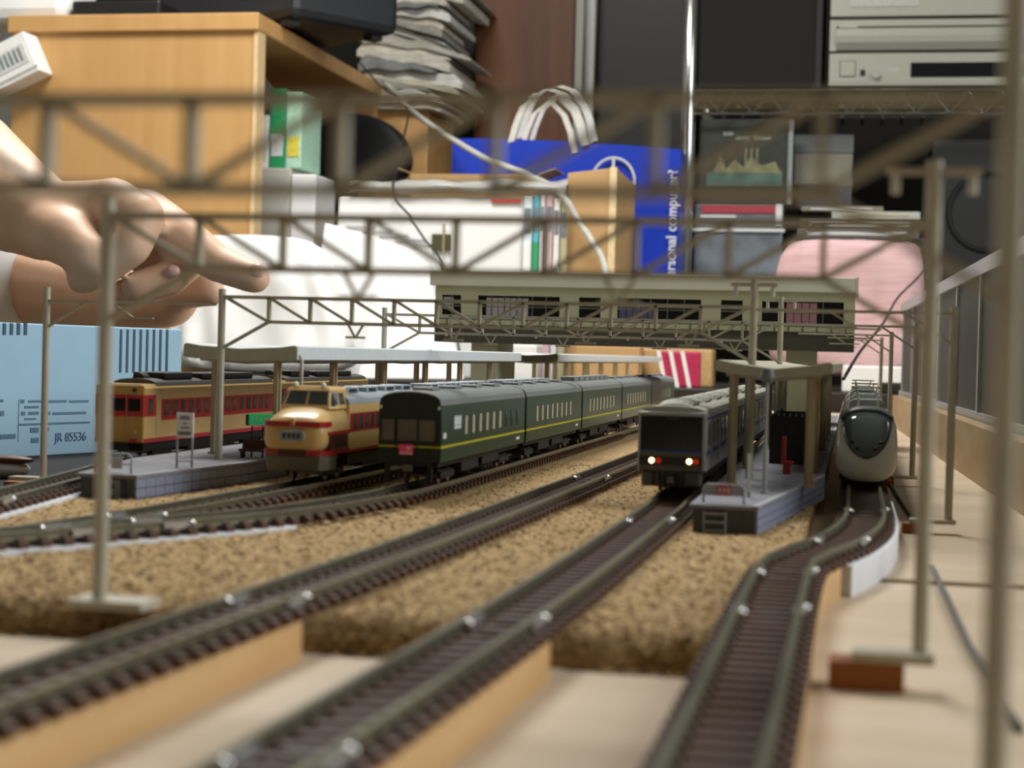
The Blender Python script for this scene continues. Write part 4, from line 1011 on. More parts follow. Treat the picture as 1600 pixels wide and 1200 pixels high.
# pale curved board behind the folders, black cushion
mb = MB(); pts = [at(px, py, 2010) for px, py in ((398, 100), (410, 118), (430, 145), (452, 178), (470, 215), (480, 250), (482, 300))]
b_ = [(x, y, z) for x, y, z in pts]
zb0 = FLOOR
rings = [[(pts[0][0]-20, yy, FLOOR)]+[(x, yy, z) for x, y, z in [(pts[0][0]-20, 0, pts[0][2])]+pts]+[(pts[-1][0], yy, FLOOR)] for yy in (2008, 2018)]
single(mb.loft(rings), 'curved_board', mat('pale_board', (150, 150, 146), 0.5), (pts[3][0], 2013, FLOOR), 'pale grey board with a curved edge behind the folders', 'board')
pts = [(-10, 190), (45, 140), (150, 128), (250, 150), (310, 200), (330, 265), (300, 330), (150, 345), (0, 330)]
t = thing('black_chair', 'black padded chair back in the gap right of the desk', 'chair', (at(560, 250, 2130)[0]-28, 2135, FLOOR))
mb = MB(); ring = [at(480+p[0]*0.5, 100+p[1]*0.58, 2130) for p in pts]
cxx = ORIG[t.name][0]
rings = []
for yy, k in ((2110, 0.93), (2118, 1.0), (2150, 1.0), (2158, 0.93)):
    mxx = sum(p[0] for p in ring)/len(ring); mz = sum(p[2] for p in ring)/len(ring)
    rings.append([(mxx+(p[0]-mxx)*k-cxx, yy-2135, mz+(p[2]-mz)*k-FLOOR) for p in ring])
mb.loft(rings).build('backrest', mat('chair_black', (30, 31, 34), 0.6, var=0.15), t, subsurf=2, smooth=True)
mzz = min(p[2] for p in ring)-FLOOR
MB().box(-25, 25, -12, 12, 30, mzz+40).build('post', black_p, t)
MB().box(-55, 55, -70, 60, 180, 225).build('seat', MATS['chair_black'], t, bevel=14)
MB().rod((0, -10, 0), (0, -10, 180), 22, 12).build('stem', black_p, t)
for k in range(5): MB().rod((0, -10, 26), (60*math.cos(k*1.2566), -10+60*math.sin(k*1.2566), 8), 10, 8).build('foot_bar', black_p, t)

# stack of newspapers and magazines on a stand
o, st_ = pbox('wooden_stand', 'brown wooden stand carrying the paper stack', 'stand', oak, 585, 172, 668, 300, 2330, 150, z0=FLOOR)
o, sb_ = pbox('stand_back_panel', 'dark panel behind the wooden stand', 'panel', brown_wood, 560, 190, 670, 300, 2490, 20, z0=FLOOR)  # plain brown wood panel behind the stand
tones = [(198, 192, 178), (170, 166, 154), (214, 212, 204), (142, 140, 132), (186, 178, 158), (206, 204, 198), (120, 122, 120), (192, 186, 172)]
r2 = random.Random(3)
ordw = ['bottom', 'second from the bottom', 'third from the bottom', 'fourth from the bottom', 'fifth from the bottom', 'sixth from the bottom', 'seventh from the bottom', 'eighth from the bottom', 'ninth from the bottom', 'tenth from the bottom', 'eleventh from the bottom', 'twelfth from the bottom', 'thirteenth from the bottom', 'fourteenth from the bottom', 'fifteenth from the bottom', 'sixteenth from the bottom', 'seventeenth from the bottom', 'third from the top', 'second from the top', 'topmost']
xc = (st_[0]+st_[1])/2
gx = np.linspace(xc-110, xc+110, 67)
prof_z = np.where(np.abs(gx-xc) < (st_[1]-st_[0])/2+1, st_[3], st_[3]-0.010*np.maximum(0, np.abs(gx-xc)-(st_[1]-st_[0])/2)**2)
for k in range(20):
    th = 11+r2.random()*11; hw = 50+r2.random()*32; dx = r2.uniform(-16, 16)+k*1.2-4
    lo, hi = xc+dx-hw, xc+dx+hw
    t_ = mat('newsprint_%d' % (k % 8), tones[k % 8], 0.85, var=0.25, scale=60, stretch=(1, 1, 12))
    fold = r2.choice((-1, 1)); y0 = 2296+r2.uniform(0, 26); y1 = 2465+r2.uniform(-20, 10)
    xs_ = [lo+(hi-lo)*q/14 for q in range(15)]
    idx = (gx >= lo-2) & (gx <= hi+2)
    base_line = np.interp(xs_, gx, prof_z)+0.35
    base_line = np.maximum(base_line, np.interp(xs_, gx, prof_z)+0.35)
    shape = np.array([th*(0.62+0.38*fold*(q/7-1))*(0.9+0.1*math.sin(q*1.3+k)) for q in range(15)])
    shape[0] *= 0.55; shape[-1] *= 0.55
    topl = base_line+shape
    rings = [[(xs_[q], y0+2*math.sin(q+k), base_line[q]), (xs_[q], y1, base_line[q]), (xs_[q], y1, topl[q]), (xs_[q], y0+2*math.sin(q+k), topl[q])] for q in range(15)]
    single(MB().loft(rings), 'newspaper', t_, (xc+dx, 2385, float(base_line.min())), 'folded newspaper bundle, %s in the paper stack' % ordw[k], 'newspaper', 'paper stack behind the desk')
    newp = prof_z.copy(); newp[idx] = np.interp(gx[idx], xs_, topl); prof_z = np.maximum(prof_z, newp)
    # fill steps so that the next bundle bridges them
    for q in range(1, len(gx)): prof_z[q] = max(prof_z[q], prof_z[q-1]-0.9)
    for q in range(len(gx)-2, -1, -1): prof_z[q] = max(prof_z[q], prof_z[q+1]-0.9)

# tall brown bookcase side, pale strips, dark cabinet
o, b1 = pbox('bookcase', 'tall brown wooden bookcase side behind the blue bag', 'bookcase', brown_wood, 742, -60, 896, 260, 2480, 300, z0=FLOOR)
for k, (a, b, m) in enumerate(((897, 910, grey_cab), (912, 928, mat('pale_strip', (206, 206, 198), 0.5)))):
    pbox('door_track', ('grey strip along the right side of the brown bookcase', 'pale strip between bookcase and dark cabinet')[k], 'strip', m, a, -60, b, 260, 2490+k*30, 20, z0=FLOOR, bevel=1)
pbox('dark_cabinet', 'tall dark cabinet between the pale strip and chrome rack post', 'cabinet', mat('cabinet_dark', (34, 34, 29), 0.5, var=0.08), 932, -80, 1082, 300, 2560, 280, z0=FLOOR)
pbox('dim_gap_block', 'black block put in for the dim gap between the paper stack and brown bookcase', 'cabinet', mat('gap_black', (20, 20, 20), 0.6), 660, -80, 741, 300, 2600, 250, z0=FLOOR)  # black block added where the gap is only dim

# blue shopping bag
bag_m = mat('bag_blue', (26, 58, 178), 0.35, var=0.12, scale=14, bump=0.2)
Y = 2060; x0, x1, zb, zt = prect(704, 218, 1062, 430, Y)
t = thing('shopping_bag', 'bright blue shopping bag with white handles and a ring logo', 'bag', ((x0+x1)/2, Y+45, BT))
ztl, ztr = at(704, 216, Y)[2], at(1062, 234, Y)[2]
def bagring(z, k):
    return None
vs = []; n = 12
rings = []
for f in (0, 0.25, 0.5, 0.75, 1.0):
    ring = []
    for i in range(n+1):
        u = i/n; x = x0+(x1-x0)*u; zt_l = ztl+(ztr-ztl)*u+3*math.sin(u*PI)
        ring.append((x, Y+4*math.sin(u*9+f*3)*0.6, BT+(zt_l-BT)*f))
    for i in range(n, -1, -1):
        u = i/n; x = x0+(x1-x0)*u; zt_l = ztl+(ztr-ztl)*u
        ring.append((x, Y+90-(35*f), BT+(zt_l-BT)*f))
    rings.append(ring)
MB().loft(rings).build('bag_body', bag_m, t, world=True)
white_h = mat('handle_white', (214, 212, 204), 0.6, var=0.06)
for yy, dpx in ((Y-2, 0), (Y+50, 14)):
    path = [(798+dpx, 222), (806+dpx, 195), (818+dpx, 165), (838+dpx, 147), (860+dpx, 141), (880+dpx, 148), (898+dpx, 168), (908+dpx, 195), (914+dpx, 226)]
    P = [Vector(at(a, b-(6 if dpx else 0), yy)) for a, b in path]
    MB().ribbon(P, 9, 1.8, (0.97, 0.0, 0.2)).build('handle', white_h, t, world=True)
    P = [p+Vector((13*(1 if q < 4 else -1 if q > 4 else 0), 3, -9)) for q, p in enumerate(P)]
    MB().ribbon(P, 7, 1.8, (0.97, 0.0, 0.2)).build('handle_strand', white_h, t, world=True)
lg = at(958, 285, Y-5); rr = 26
pr = []
MB().tube([(lg[0]+rr*math.cos(a), Y-6, lg[2]+rr*1.12*math.sin(a)) for a in [2*PI*k/28 for k in range(29)]], 1.6, 6).build('logo_ring', white_h, t, world=True)
MB().box(lg[0]-1.5, lg[0]+1.5, Y-7, Y-5.5, lg[2]+rr*0.4, lg[2]+rr*1.1).build('logo_stroke', white_h, t, world=True)
tx = at(1050, 345, Y-6)
o = text_mesh('personal computer?', 17, white_p, 'lettering', t, (tx[0]-ORIG[t.name][0], Y-6-ORIG[t.name][1], tx[2]-ORIG[t.name][2]-8), (PI/2, -PI/2, 0), 0.3, bold=0.25)

# cardboard boxes, document box, books
def open_carton(name, label, px0, py0, px1, py1, Y, depth):
    x0, x1, zb, zt = prect(px0, py0, px1, py1, Y)
    t = thing('cardboard_box', label, 'box', ((x0+x1)/2, Y+depth/2, BT), group='cardboard boxes')
    MB().box(x0, x1, Y, Y+2, BT, zt).box(x0, x1, Y+depth-2, Y+depth, BT, zt).box(x0, x0+2, Y+2, Y+depth-2, BT, zt).box(x1-2, x1, Y+2, Y+depth-2, BT, zt).box(x0, x1, Y, Y+depth, BT, BT+2).build('walls', cardboard, t, world=True)
    for a, b in ((x0, x0-18), (x1, x1+20)):
        q = [(a, Y+2, zt), (a, Y+depth-2, zt), (b, Y+depth-4, zt+7), (b, Y+4, zt+7)]
        MB().hexa(q, [(p[0], p[1], p[2]+1.5) for p in q]).build('flap', cardboard, t, world=True)
    return t
open_carton('c', 'open brown cardboard box behind the document box', 640, 272, 838, 400, 1975, 70)
t = thing('cardboard_box', 'closed beige cardboard box in front of the blue bag', 'box', (0, 1840, BT), group='cardboard boxes')
x0, x1, zb, zt = prect(884, 270, 962, 430, 1840); x2 = at(984, 300, 1880)[0]
cb_ = [(x0, 1842, BT), (x1, 1836, BT), (x2, 1930, BT), (x0+8, 1936, BT)]
zt2 = at(962, 262, 1840)[2]
MB().hexa(cb_, [(x0, 1842, zt), (x1, 1836, zt2), (x2, 1930, zt2-10), (x0+8, 1936, zt-4)]).build('carton', cardboard, t, world=True, bevel=1.5)
MB().hexa([(x1-7, 1835, BT), (x1+0.5, 1835, BT), (x1+0.5, 1836.2, BT), (x1-7, 1836.6, BT)], [(x1-7, 1835, zt2), (x1+0.5, 1835, zt2), (x1+0.5, 1836.2, zt2), (x1-7, 1836.6, zt2)]).build('tape_edge', mat('tape_pale', (222, 200, 156), 0.5), t, world=True)
# document box
x0, x1, zb, zt = prect(516, 306, 816, 430, 1830)
t = thing('document_box', 'large white document box with a red line and a dark square print', 'box', ((x0+x1)/2, 1865, BT))
MB().hexa([(x0, 1830, BT), (x1, 1830, BT), (x1, 1900, BT), (x0, 1900, BT)], [(x0+8, 1832, zt), (x1, 1832, zt), (x1, 1900, zt), (x0+8, 1900, zt)]).build('box_body', paper, t, world=True, bevel=3)
a, b, c_, d_ = prect(768, 310, 814, 316, 1829); MB().box(a, b, 1828.5, 1831, c_, d_).build('red_line', mat('line_red', (190, 60, 50), 0.5), t, world=True)
a, b, c_, d_ = prect(675, 366, 705, 392, 1829); MB().box(a, b, 1827.5, 1830.5, c_, d_).build('print_square', mat('print_olive', (74, 70, 44), 0.5), t, world=True)
MB().box(a+12, a+14.5, 1827, 1827.6, c_-3, d_+12).build('print_stroke', mat('print_tan', (150, 140, 100), 0.5), t, world=True)
for k in range(5):
    px = 540+k*26; a, b, c_, d_ = prect(px, 352+k*7, px+46, 354+k*7, 1829); MB().box(a, b, 1828.8, 1830.6, c_, d_).build('print_line', mat('faint_print', (196, 198, 200), 0.6), t, world=True)
# books with spines to the camera
spines = [(817, 831, 305, (206, 222, 222), 'white book with a pale blue spine'), (832, 842, 303, (86, 178, 198), 'book with a light blue spine'), (843, 851, 302, (222, 222, 218), 'thin white book'),
          (852, 863, 302, (214, 178, 188), 'book with a pale pink spine'), (864, 874, 308, (226, 226, 222), 'white book second from the cardboard box'), (875, 886, 312, (178, 172, 140), 'olive beige book next to the cardboard box')]
for px0, px1, py, col, lab in spines:
    a, b, c_, d_ = prect(px0, py, px1, 430, 1828)
    t = thing('book', lab+', standing beside the document box', 'book', ((a+b)/2, 1870, BT), group='books beside the document box')
    m = mat('book_%d' % px0, col, 0.5, var=0.04)
    MB().box(a+0.3, b-0.3, 1828, 1900, BT, d_).build('cover', m, t, world=True, bevel=0.8)
    if px0 == 817 or px0 == 832:
        q = prect(px0, 378, px1, 425, 1828)
        MB().box(a+0.6, b-0.6, 1827.3, 1828.2, q[2], q[3]).build('spine_label', mat('spine_green', (40, 160, 96), 0.5) if px0 == 832 else paper, t, world=True)
    MB().box(a+1.2, b-1.2, 1827.4, 1828.2, d_-40, d_-14).build('spine_title', mat('spine_ink', (110, 120, 130), 0.6), t, world=True)
# plastic sheet lying over box and books
x0, x1, zb, zt = prect(545, 282, 884, 300, 1826)
vs = []; fs = []; nxp = 24
for j, (yy, dz) in enumerate(((1826, -14), (1828, -2), (1850, 4), (1880, 5), (1902, 1))):
    for i in range(nxp+1):
        u = i/nxp; vs.append((x0+(x1-x0)*u, yy, at(545+340*u, 287, yy)[2]+dz*0.6+1.5*math.sin(u*17+j)+1.2*math.sin(u*41+j*2)))
for j in range(4):
    for i in range(nxp): a = j*(nxp+1)+i; fs.append((a, a+1, a+nxp+2, a+nxp+1))
mb = MB(); mb.add(vs, fs)
o = single(mb, 'plastic_sheet', mat('plastic_film', (214, 214, 208), 0.25, var=0.06, scale=20), ((x0+x1)/2, 1865, zb), 'crumpled pale plastic sheet over the document box and books', 'plastic sheet', smooth=True)
so = o.modifiers.new('solid', 'SOLIDIFY'); so.thickness = 0.001
# white papers leaning in front, white cloth
def lean_sheet(label, corners, Y0, Y1, th=2.5, m=paper):
    """corners in pixels: bottom left, bottom right, top right, top left; leaning back from Y0 to Y1"""
    bl, br, tr, tl = corners
    q = [at(*bl, Y0), at(*br, Y0), at(*tr, Y1), at(*tl, Y1)]
    q = [(x, y, max(z, BT)) for x, y, z in q]
    return single(MB().hexa(q, [(x, y+th, z+th*0.3) for x, y, z in q]), 'paper_sheet', m, q[0], label, 'paper', 'loose white papers')
lean_sheet('white paper with faint drawing leaning on the document box', ((476, 592), (700, 592), (668, 398), (508, 348)), 1797, 1824)
lean_sheet('lower white paper sheet lying in front of the bridge end', ((560, 592), (724, 592), (690, 470), (590, 440)), 1726, 1760)
def lump(name, label, cat, m, prof_px, Y, depth, zbase, amp=3.0, seed=1, nz=10):
    """soft heap: outline of (left px, right px, y px) rows from top to bottom, bulging towards the camera"""
    rows = []
    N = 64
    for j, (pl, pr_, py) in enumerate(prof_px):
        xl, xr = at(pl, py, Y)[0], at(pr_, py, Y)[0]; z = max(at((pl+pr_)/2, py, Y)[2], zbase)
        f = j/(len(prof_px)-1); d = depth*(0.35+0.65*math.sqrt(f))
        row = []
        for i in range(N):
            a = 2*PI*i/N
            x = (xl+xr)/2+(xr-xl)/2*math.copysign(abs(math.cos(a))**0.75, math.cos(a)); y = Y+depth/2-d/2*math.copysign(abs(math.sin(a))**0.8, math.sin(a))
            nn = mnoise.noise(Vector((x*0.02+seed, y*0.03, z*0.02)))*amp+mnoise.noise(Vector((x*0.06+seed, y*0.05, z*0.06)))*amp*0.5
            nn += amp*0.45*math.sin(11*a+5*mnoise.noise(Vector((seed*3.1, z*0.02, a*0.8))))*(0.3+0.7*f)
            row.append((x+nn*math.cos(a), y-nn*math.sin(a)*1.5, z+(nn*0.4 if j < len(prof_px)-1 else 0)))
        rows.append(row)
    mb = MB().loft(rows)
    mx = sum(p[0] for p in rows[-1])/N
    return single(mb, name, m, (mx, Y+depth/2, zbase), label, cat, smooth=True, subsurf=1)
cloth = mat('white_cloth', (238, 238, 236), 0.85, var=0.03, scale=20)
lump('white_cloth', 'bright white crumpled cloth behind the hand and left canopy', 'cloth', cloth,
     [(330, 420, 364), (290, 480, 372), (270, 500, 395), (262, 520, 430), (258, 530, 470), (255, 540, 510), (252, 545, 550), (250, 548, 592)], 1735, 58, BT, 7, 2)
pink = mat('pink_towel', (212, 178, 178), 0.9, rgb2=(200, 162, 164), scale=60, stretch=(0.3, 0.3, 9), bump=0.3)
lump('pink_towel', 'pale pink ribbed towel draped over a heap right of the station bridge', 'towel', pink,
     [(1240, 1400, 371), (1232, 1436, 377), (1226, 1444, 392), (1218, 1446, 415), (1210, 1446, 450), (1205, 1446, 500), (1203, 1446, 545), (1200, 1446, 590)], 1740, 54, BT, 5, 4)
# small things showing under the bridge
pbox('small_carton', 'beige carton seen under the station bridge, left of the red patterned packet', 'box', cardboard, 898, 540, 1000, 600, 1735, 60, z0=BT, group='cardboard boxes')
pbox('small_carton', 'tan carton seen under the station bridge, behind the red patterned packet', 'box', mat('carton_tan', (196, 160, 108), 0.8), 1004, 545, 1112, 600, 1760, 50, z0=BT, group='cardboard boxes')
t = thing('patterned_packet', 'crimson and white patterned packet under the station bridge', 'packet', (at(1065, 575, 1728)[0], 1730, BT))
a, b, c_, d_ = prect(1032, 549, 1094, 590, 1728)
MB().box(a, b, 1726, 1740, BT, d_).build('packet', mat('crimson', (176, 36, 78), 0.5), t, world=True, bevel=2)
for k in range(3):
    u = a+(b-a)*(0.1+0.3*k); MB().hexa([(u, 1725, BT), (u+4, 1725, BT), (u+4, 1726.2, BT), (u, 1726.2, BT)], [(u-8, 1725, d_), (u-4, 1725, d_), (u-4, 1726.2, d_), (u-8, 1726.2, d_)]).build('white_band', white_p, t, world=True)
pbox('white_packet', 'white packet with dark band seen in the gap of the left canopy', 'packet', white_p, 800, 538, 838, 600, 1745, 40, z0=BT)
pbox('dark_case', 'dark brown case low behind the left canopy', 'case', brown_wood, 735, 548, 798, 600, 1750, 60, z0=BT)
pbox('black_case', 'flat black case at the end of the side planks', 'case', black_p, 1372, 598, 1434, 614, 1722, 50, z0=BT-0.0)
pbox('white_tray', 'white tray edge under the pink towel', 'tray', white_p, 1316, 572, 1442, 584, 1724, 20, z0=BT)

# chrome rack
YR = 2250
xp = at(1076, 150, YR)[0]; xq = xp+660
t = thing('chrome_rack', 'chrome wire rack holding the stereo at the upper right', 'rack', ((xp+xq)/2, YR+150, FLOOR))
for x in (xp, xq):
    for y in (YR, YR+300): MB().rod((x, y, FLOOR), (x, y, 900), 9.5, 16).build('post', chrome, t, world=True, smooth=True)
z1, z2 = at(1300, 143, YR)[2], at(1300, 178, YR)[2]
def shelf(zt_, zb_, name='wire_shelf'):
    s_ = MB().rod((xp, YR-2, zt_), (xq, YR-2, zt_), 2.4, 8).rod((xp, YR-2, zb_), (xq, YR-2, zb_), 2.4, 8).build('shelf_front', chrome, t, world=True)
    n = 16; w_ = (xq-xp)/n
    mb = MB()
    for k in range(n):
        xa = xp+k*w_; mb.rod((xa, YR-2, zb_), (xa+w_/2, YR-2, zt_), 1.3, 6); mb.rod((xa+w_/2, YR-2, zt_), (xa+w_, YR-2, zb_), 1.3, 6)
    mb.build('truss_wire', chrome, t, world=True)
    mb = MB()
    for k in range(24): mb.box(xp+k*(xq-xp)/24, xp+k*(xq-xp)/24+4, YR, YR+300, zt_-3, zt_)
    for yy in (YR+100, YR+200): mb.box(xp, xq, yy, yy+4, zt_-6, zt_-3)
    mb.build('shelf_wires', chrome, t, world=True)
shelf(z1, z2)
zl = at(1300, 442, YR)[2]; shelf(zl, zl-28)
SZ = z1+2.4
# speaker and hi-fi on the upper shelf
a, b, c_, d_ = prect(1091, -70, 1286, 138, YR)
t = thing('loudspeaker', 'tall black loudspeaker on the rack beside the silver stereo', 'speaker', ((a+b)/2, YR+90, SZ))
MB().box(a, b, YR+6, YR+200, SZ, d_).build('cabinet', mat('speaker_wood', (24, 22, 20), 0.6, var=0.1), t, world=True, bevel=3)
MB().box(a+3, b-10, YR+1, YR+6, SZ+3, d_-3).build('grille', mat('speaker_cloth', (20, 20, 18), 0.9, var=0.2, scale=900), t, world=True, bevel=1)
hs = mat('hifi_silver', (172, 174, 160), 0.4, metal=0.3, var=0.03); hdark = mat('hifi_gap', (30, 30, 28), 0.5)
def hifi(label, zt_, zb_, full=True):
    a = at(1296, 80, YR)[0]; b = a+430
    t = thing('hifi_unit', label, 'stereo', ((a+b)/2, YR+120, zb_), group='silver stereo units')
    MB().box(a+2, b-2, YR+10, YR+250, zb_+4, zt_).build('case', hs, t, world=True, bevel=2)
    if full:
        zm = at(1400, 81, YR)[2]
        MB().box(a, b, YR, YR+10, zb_+4, zm-1.5).build('lower_panel', hs, t, world=True, bevel=1)
        MB().box(a, b, YR+4, YR+10, zm-1.5, zm+1.5).build('gap', hdark, t, world=True)
        # swelling upper panel
        prof = [(YR+10, zm+1.5), (YR+2, zm+3), (YR-4, zm+12), (YR-5, zm+20), (YR-1, zm+30), (YR+10, zm+33)]
        MB().loft([[(x, y, z) for y, z in prof] for x in (a+8, b-8)]).build('upper_panel', hs, t, world=True, smooth=False)
        MB().box(a, a+8, YR, YR+10, zm+1.5, zt_).build('side_cheek', hs, t, world=True)
        MB().box(a, b, YR+1, YR+10, zm+33, zt_).build('top_strip', hs, t, world=True)
        p = prect(1423, 97, 1700, 120, YR); MB().box(p[0], min(p[1], b-40), YR-0.8, YR+0.5, p[2], p[3]).build('display', glass, t, world=True)
        p = prect(1312, 95, 1337, 120, YR); fr = MB().box(p[0], p[1], YR-0.6, YR+0.5, p[2], p[3]).build('button_surround', hdark, t, world=True)
        MB().box(p[0]+0.9, p[1]-0.9, YR-2, YR-0.5, p[2]+0.9, p[3]-0.9).build('button', hs, fr, world=False)
        fr.children[0].data.transform(Matrix.Translation(-Vector(ORIG[t.name])*S))
        p = prect(1344, 109, 1352, 119, YR); MB().box(p[0], p[1], YR-0.6, YR+0.5, p[2], p[3]).build('socket', black_p, t, world=True)
        p = prect(1362, 111, 1375, 123, YR); MB().rod(((p[0]+p[1])/2, YR-6, (p[2]+p[3])/2), ((p[0]+p[1])/2, YR, (p[2]+p[3])/2), 5, 16).build('knob', hs, t, world=True)
        p = prect(1388, 106, 1405, 112, YR); MB().box(p[0], p[1], YR-0.4, YR+0.3, p[2], p[3]).build('lettering', grey_cab, t, world=True)
        p = prect(1312, 38, 1340, 43, YR); MB().box(p[0], p[1], YR+0.4, YR+1.2, p[2], p[3]).build('nameplate', grey_cab, t, world=True)
    else:
        MB().box(a, b, YR, YR+10, zb_+4, zt_).build('front_panel', hs, t, world=True, bevel=1)
        MB().box(a+24, a+110, YR-1, YR+0.3, zb_+16, zb_+26).build('tray', mat('tray_silver', (190, 192, 182), 0.35, metal=0.3), t, world=True)
    for x in (a+40, b-40):
        for y in (YR+30, YR+220): MB().rod((x, y, zb_), (x, y, zb_+4.2), 9, 12).build('foot', hdark, t, world=True)
    return t
zlow_top = at(1400, 30, YR)[2]
hifi('silver stereo unit with a black display standing on the wire shelf', zlow_top, SZ)
hifi('second silver stereo unit on top of the lower one, cut by the picture edge', zlow_top+84, zlow_top, False)

# lower shelf: cases and boxes
LZ = zl+2.4
a, b, c_, d_ = prect(1084, 318, 1222, 440, YR+20)
t = thing('plastic_case', 'clear plastic case with a red band under the picture case', 'case', ((a+b)/2, YR+60, LZ))
MB().box(a, b, YR+22, YR+140, LZ, d_).build('case', mat('case_grey', (124, 130, 136), 0.15, var=0.25, scale=25), t, world=True, bevel=2)
p = prect(1096, 320, 1212, 333, YR+20); MB().box(p[0], p[1], YR+20, YR+22, p[2], p[3]).build('red_band', mat('band_red', (176, 62, 74), 0.5), t, world=True)
p = prect(1094, 336, 1150, 342, YR+20); MB().box(p[0], p[1], YR+20.5, YR+22, p[2], p[3]).build('label_strip', white_p, t, world=True)
p = prect(1082, 356, 1226, 362, YR+20); MB().box(p[0], p[1], YR+18, YR+22, p[2], p[3]).build('lid_edge', white_p, t, world=True)
p = prect(1212, 318, 1222, 352, YR+20); MB().box(p[0], p[1], YR+20, YR+22, p[2], p[3]).build('clip', white_p, t, world=True)
cz_ = d_
a, b, c_, d_ = prect(1092, 186, 1238, 316, YR+20)
t = thing('picture_case', 'upright clear case with a dim ship picture inside, on the plastic case', 'case', ((a+b)/2, YR+60, cz_))
MB().box(a, b-4, YR+22, YR+34, cz_, d_).build('cover', mat('cover_dark', (64, 66, 60), 0.3, var=0.12), t, world=True, bevel=1)
MB().box(b-6, b, YR+20, YR+36, cz_, d_).build('spine', mat('spine_clear', (150, 154, 150), 0.2), t, world=True, bevel=1)
p = prect(1104, 268, 1222, 292, YR+20); MB().box(p[0], p[1], YR+21.2, YR+22.2, p[2], p[3]).build('printed_sea', mat('sea_green', (78, 106, 92), 0.5, var=0.3, scale=60), t, world=True)
hull = [at(px, py, YR) for px, py in ((1110, 268), (1124, 238), (1132, 262), (1146, 246), (1160, 258), (1172, 240), (1188, 256), (1210, 250), (1220, 268))]
MB().loft([[(x, YR+yy, z) for x, y, z in hull] for yy in (20.8, 21.6)]).build('printed_ship', mat('ship_print', (124, 122, 88), 0.5, var=0.3, scale=60), t, world=True)
for k in range(3):
    p = prect(1162+k*9, 228, 1165+k*9, 256, YR); MB().box(p[0], p[1], YR+20.4, YR+21, p[2], p[3]).build('printed_mast', MATS['ship_print'], t, world=True)
for px0, px1, py in ((1130, 1146, 206), (1150, 1172, 214), (1176, 1204, 212)):
    p = prect(px0, py, px1, py+6, YR+20); MB().box(p[0], p[1], YR+21, YR+22.2, p[2], p[3]).build('printed_title', mat('title_print', (132, 136, 122), 0.5), t, world=True)
# black base with boxes and discs
o, q0 = pbox('black_box', 'black box on the lower rack shelf behind the pink towel', 'box', black_p, 1236, 372, 1450, 440, YR+10, 200, z0=LZ)
zc0 = q0[3]
discs = [(1246, 1436, 357, 371, (120, 116, 110), 'dark disc case at the bottom of the flat pile'), (1250, 1440, 343, 356, (96, 92, 84), 'disc case with white lettering, second in the flat pile'), (1300, 1438, 330, 342, (206, 206, 196), 'white disc case near the top of the flat pile'), (1252, 1380, 322, 329, (150, 142, 124), 'thin tan case on top of the flat pile')]
for px0, px1, py0, py1, col, lab in discs:
    a, b, c_, d_ = prect(px0, py0, px1, py1, YR+12)
    h_ = d_-c_
    t = thing('disc_case', lab, 'disc case', ((a+b)/2, YR+70, zc0), group='flat pile of disc cases')
    m = mat('disc_%d_%d' % (px0, py0), col, 0.3, var=0.1)
    MB().box(a, b, YR+12, YR+130, zc0, zc0+h_+0.8).build('case', m, t, world=True, bevel=0.8)
    MB().box(a+12, b-14, YR+11.4, YR+12.2, zc0+h_*0.35, zc0+h_*0.7).build('spine_print', white_p if py0 != 330 else mat('spine_tan', (190, 180, 140), 0.5), t, world=True)
    zc0 += h_+0.8
a, b, c_, d_ = prect(1238, 292, 1330, 322, YR+60)
x0g = a
o, g1 = pbox('slim_box', 'slim box with white print beside the ship picture case', 'box', mat('slim_dark', (76, 80, 84), 0.4, var=0.15), 1246, 290, 1330, 318, YR+70, 60, z0=zc0)
o, g2 = pbox('grey_box', 'beige and grey box standing on the slim box', 'box', mat('box_beige', (146, 142, 126), 0.5), 1240, 240, 1332, 290, YR+72, 60, z0=g1[3])
o, g3 = pbox('grey_box', 'grey lidded box topping the pile beside the ship picture case', 'box', mat('box_grey', (110, 114, 112), 0.5), 1240, 210, 1334, 240, YR+72, 60, z0=g2[3])
a, b, c_, d_ = prect(1340, 225, 1475, 440, YR+120)
t = thing('black_subwoofer', 'black cube speaker behind the flat pile of disc cases', 'speaker', ((a+b)/2, YR+200, LZ))
MB().box(q0[1]+3, q0[1]+150, YR+60, YR+230, LZ, d_).build('cabinet', mat('woofer_dark', (34, 35, 33), 0.5), t, world=True, bevel=4)
MB().tube([((q0[1]+76)+50*math.cos(k*PI/12), YR+58, (LZ+d_)/2+50*math.sin(k*PI/12)) for k in range(25)], 3, 6).build('cone_ring', black_p, t, world=True)

# cables
def cable(name, label, pts, r, m, cat='cable'):
    P = [Vector(p) for p in pts]; fine = []
    P2 = [P[0]*2-P[1]]+P+[P[-1]*2-P[-2]]
    for i in range(1, len(P2)-2):
        for k in range(8):
            u = k/8; a, b, c, d = P2[i-1:i+3]; fine.append(0.5*((2*b)+(c-a)*u+(2*a-5*b+4*c-d)*u*u+(3*b-a-3*c+d)*u**3))
    fine.append(P[-1])
    low = min(P, key=lambda p: p.z)
    return single(MB().tube(fine, r, 8), name, m, tuple(low), label, cat, smooth=True)
wc = mat('cable_white', (206, 206, 196), 0.4)
cable('white_cable', 'thick white cable sloping from the paper stack over the books', [at(600, 128, 2290), at(650, 178, 2130), at(700, 213, 2030), at(760, 248, 1950), at(832, 276, 1880), at(880, 306, 1818), at(900, 340, 1818), at(925, 378, 1818), at(946, 424, 1818), at(960, 560, 1800)], 3.6, wc)
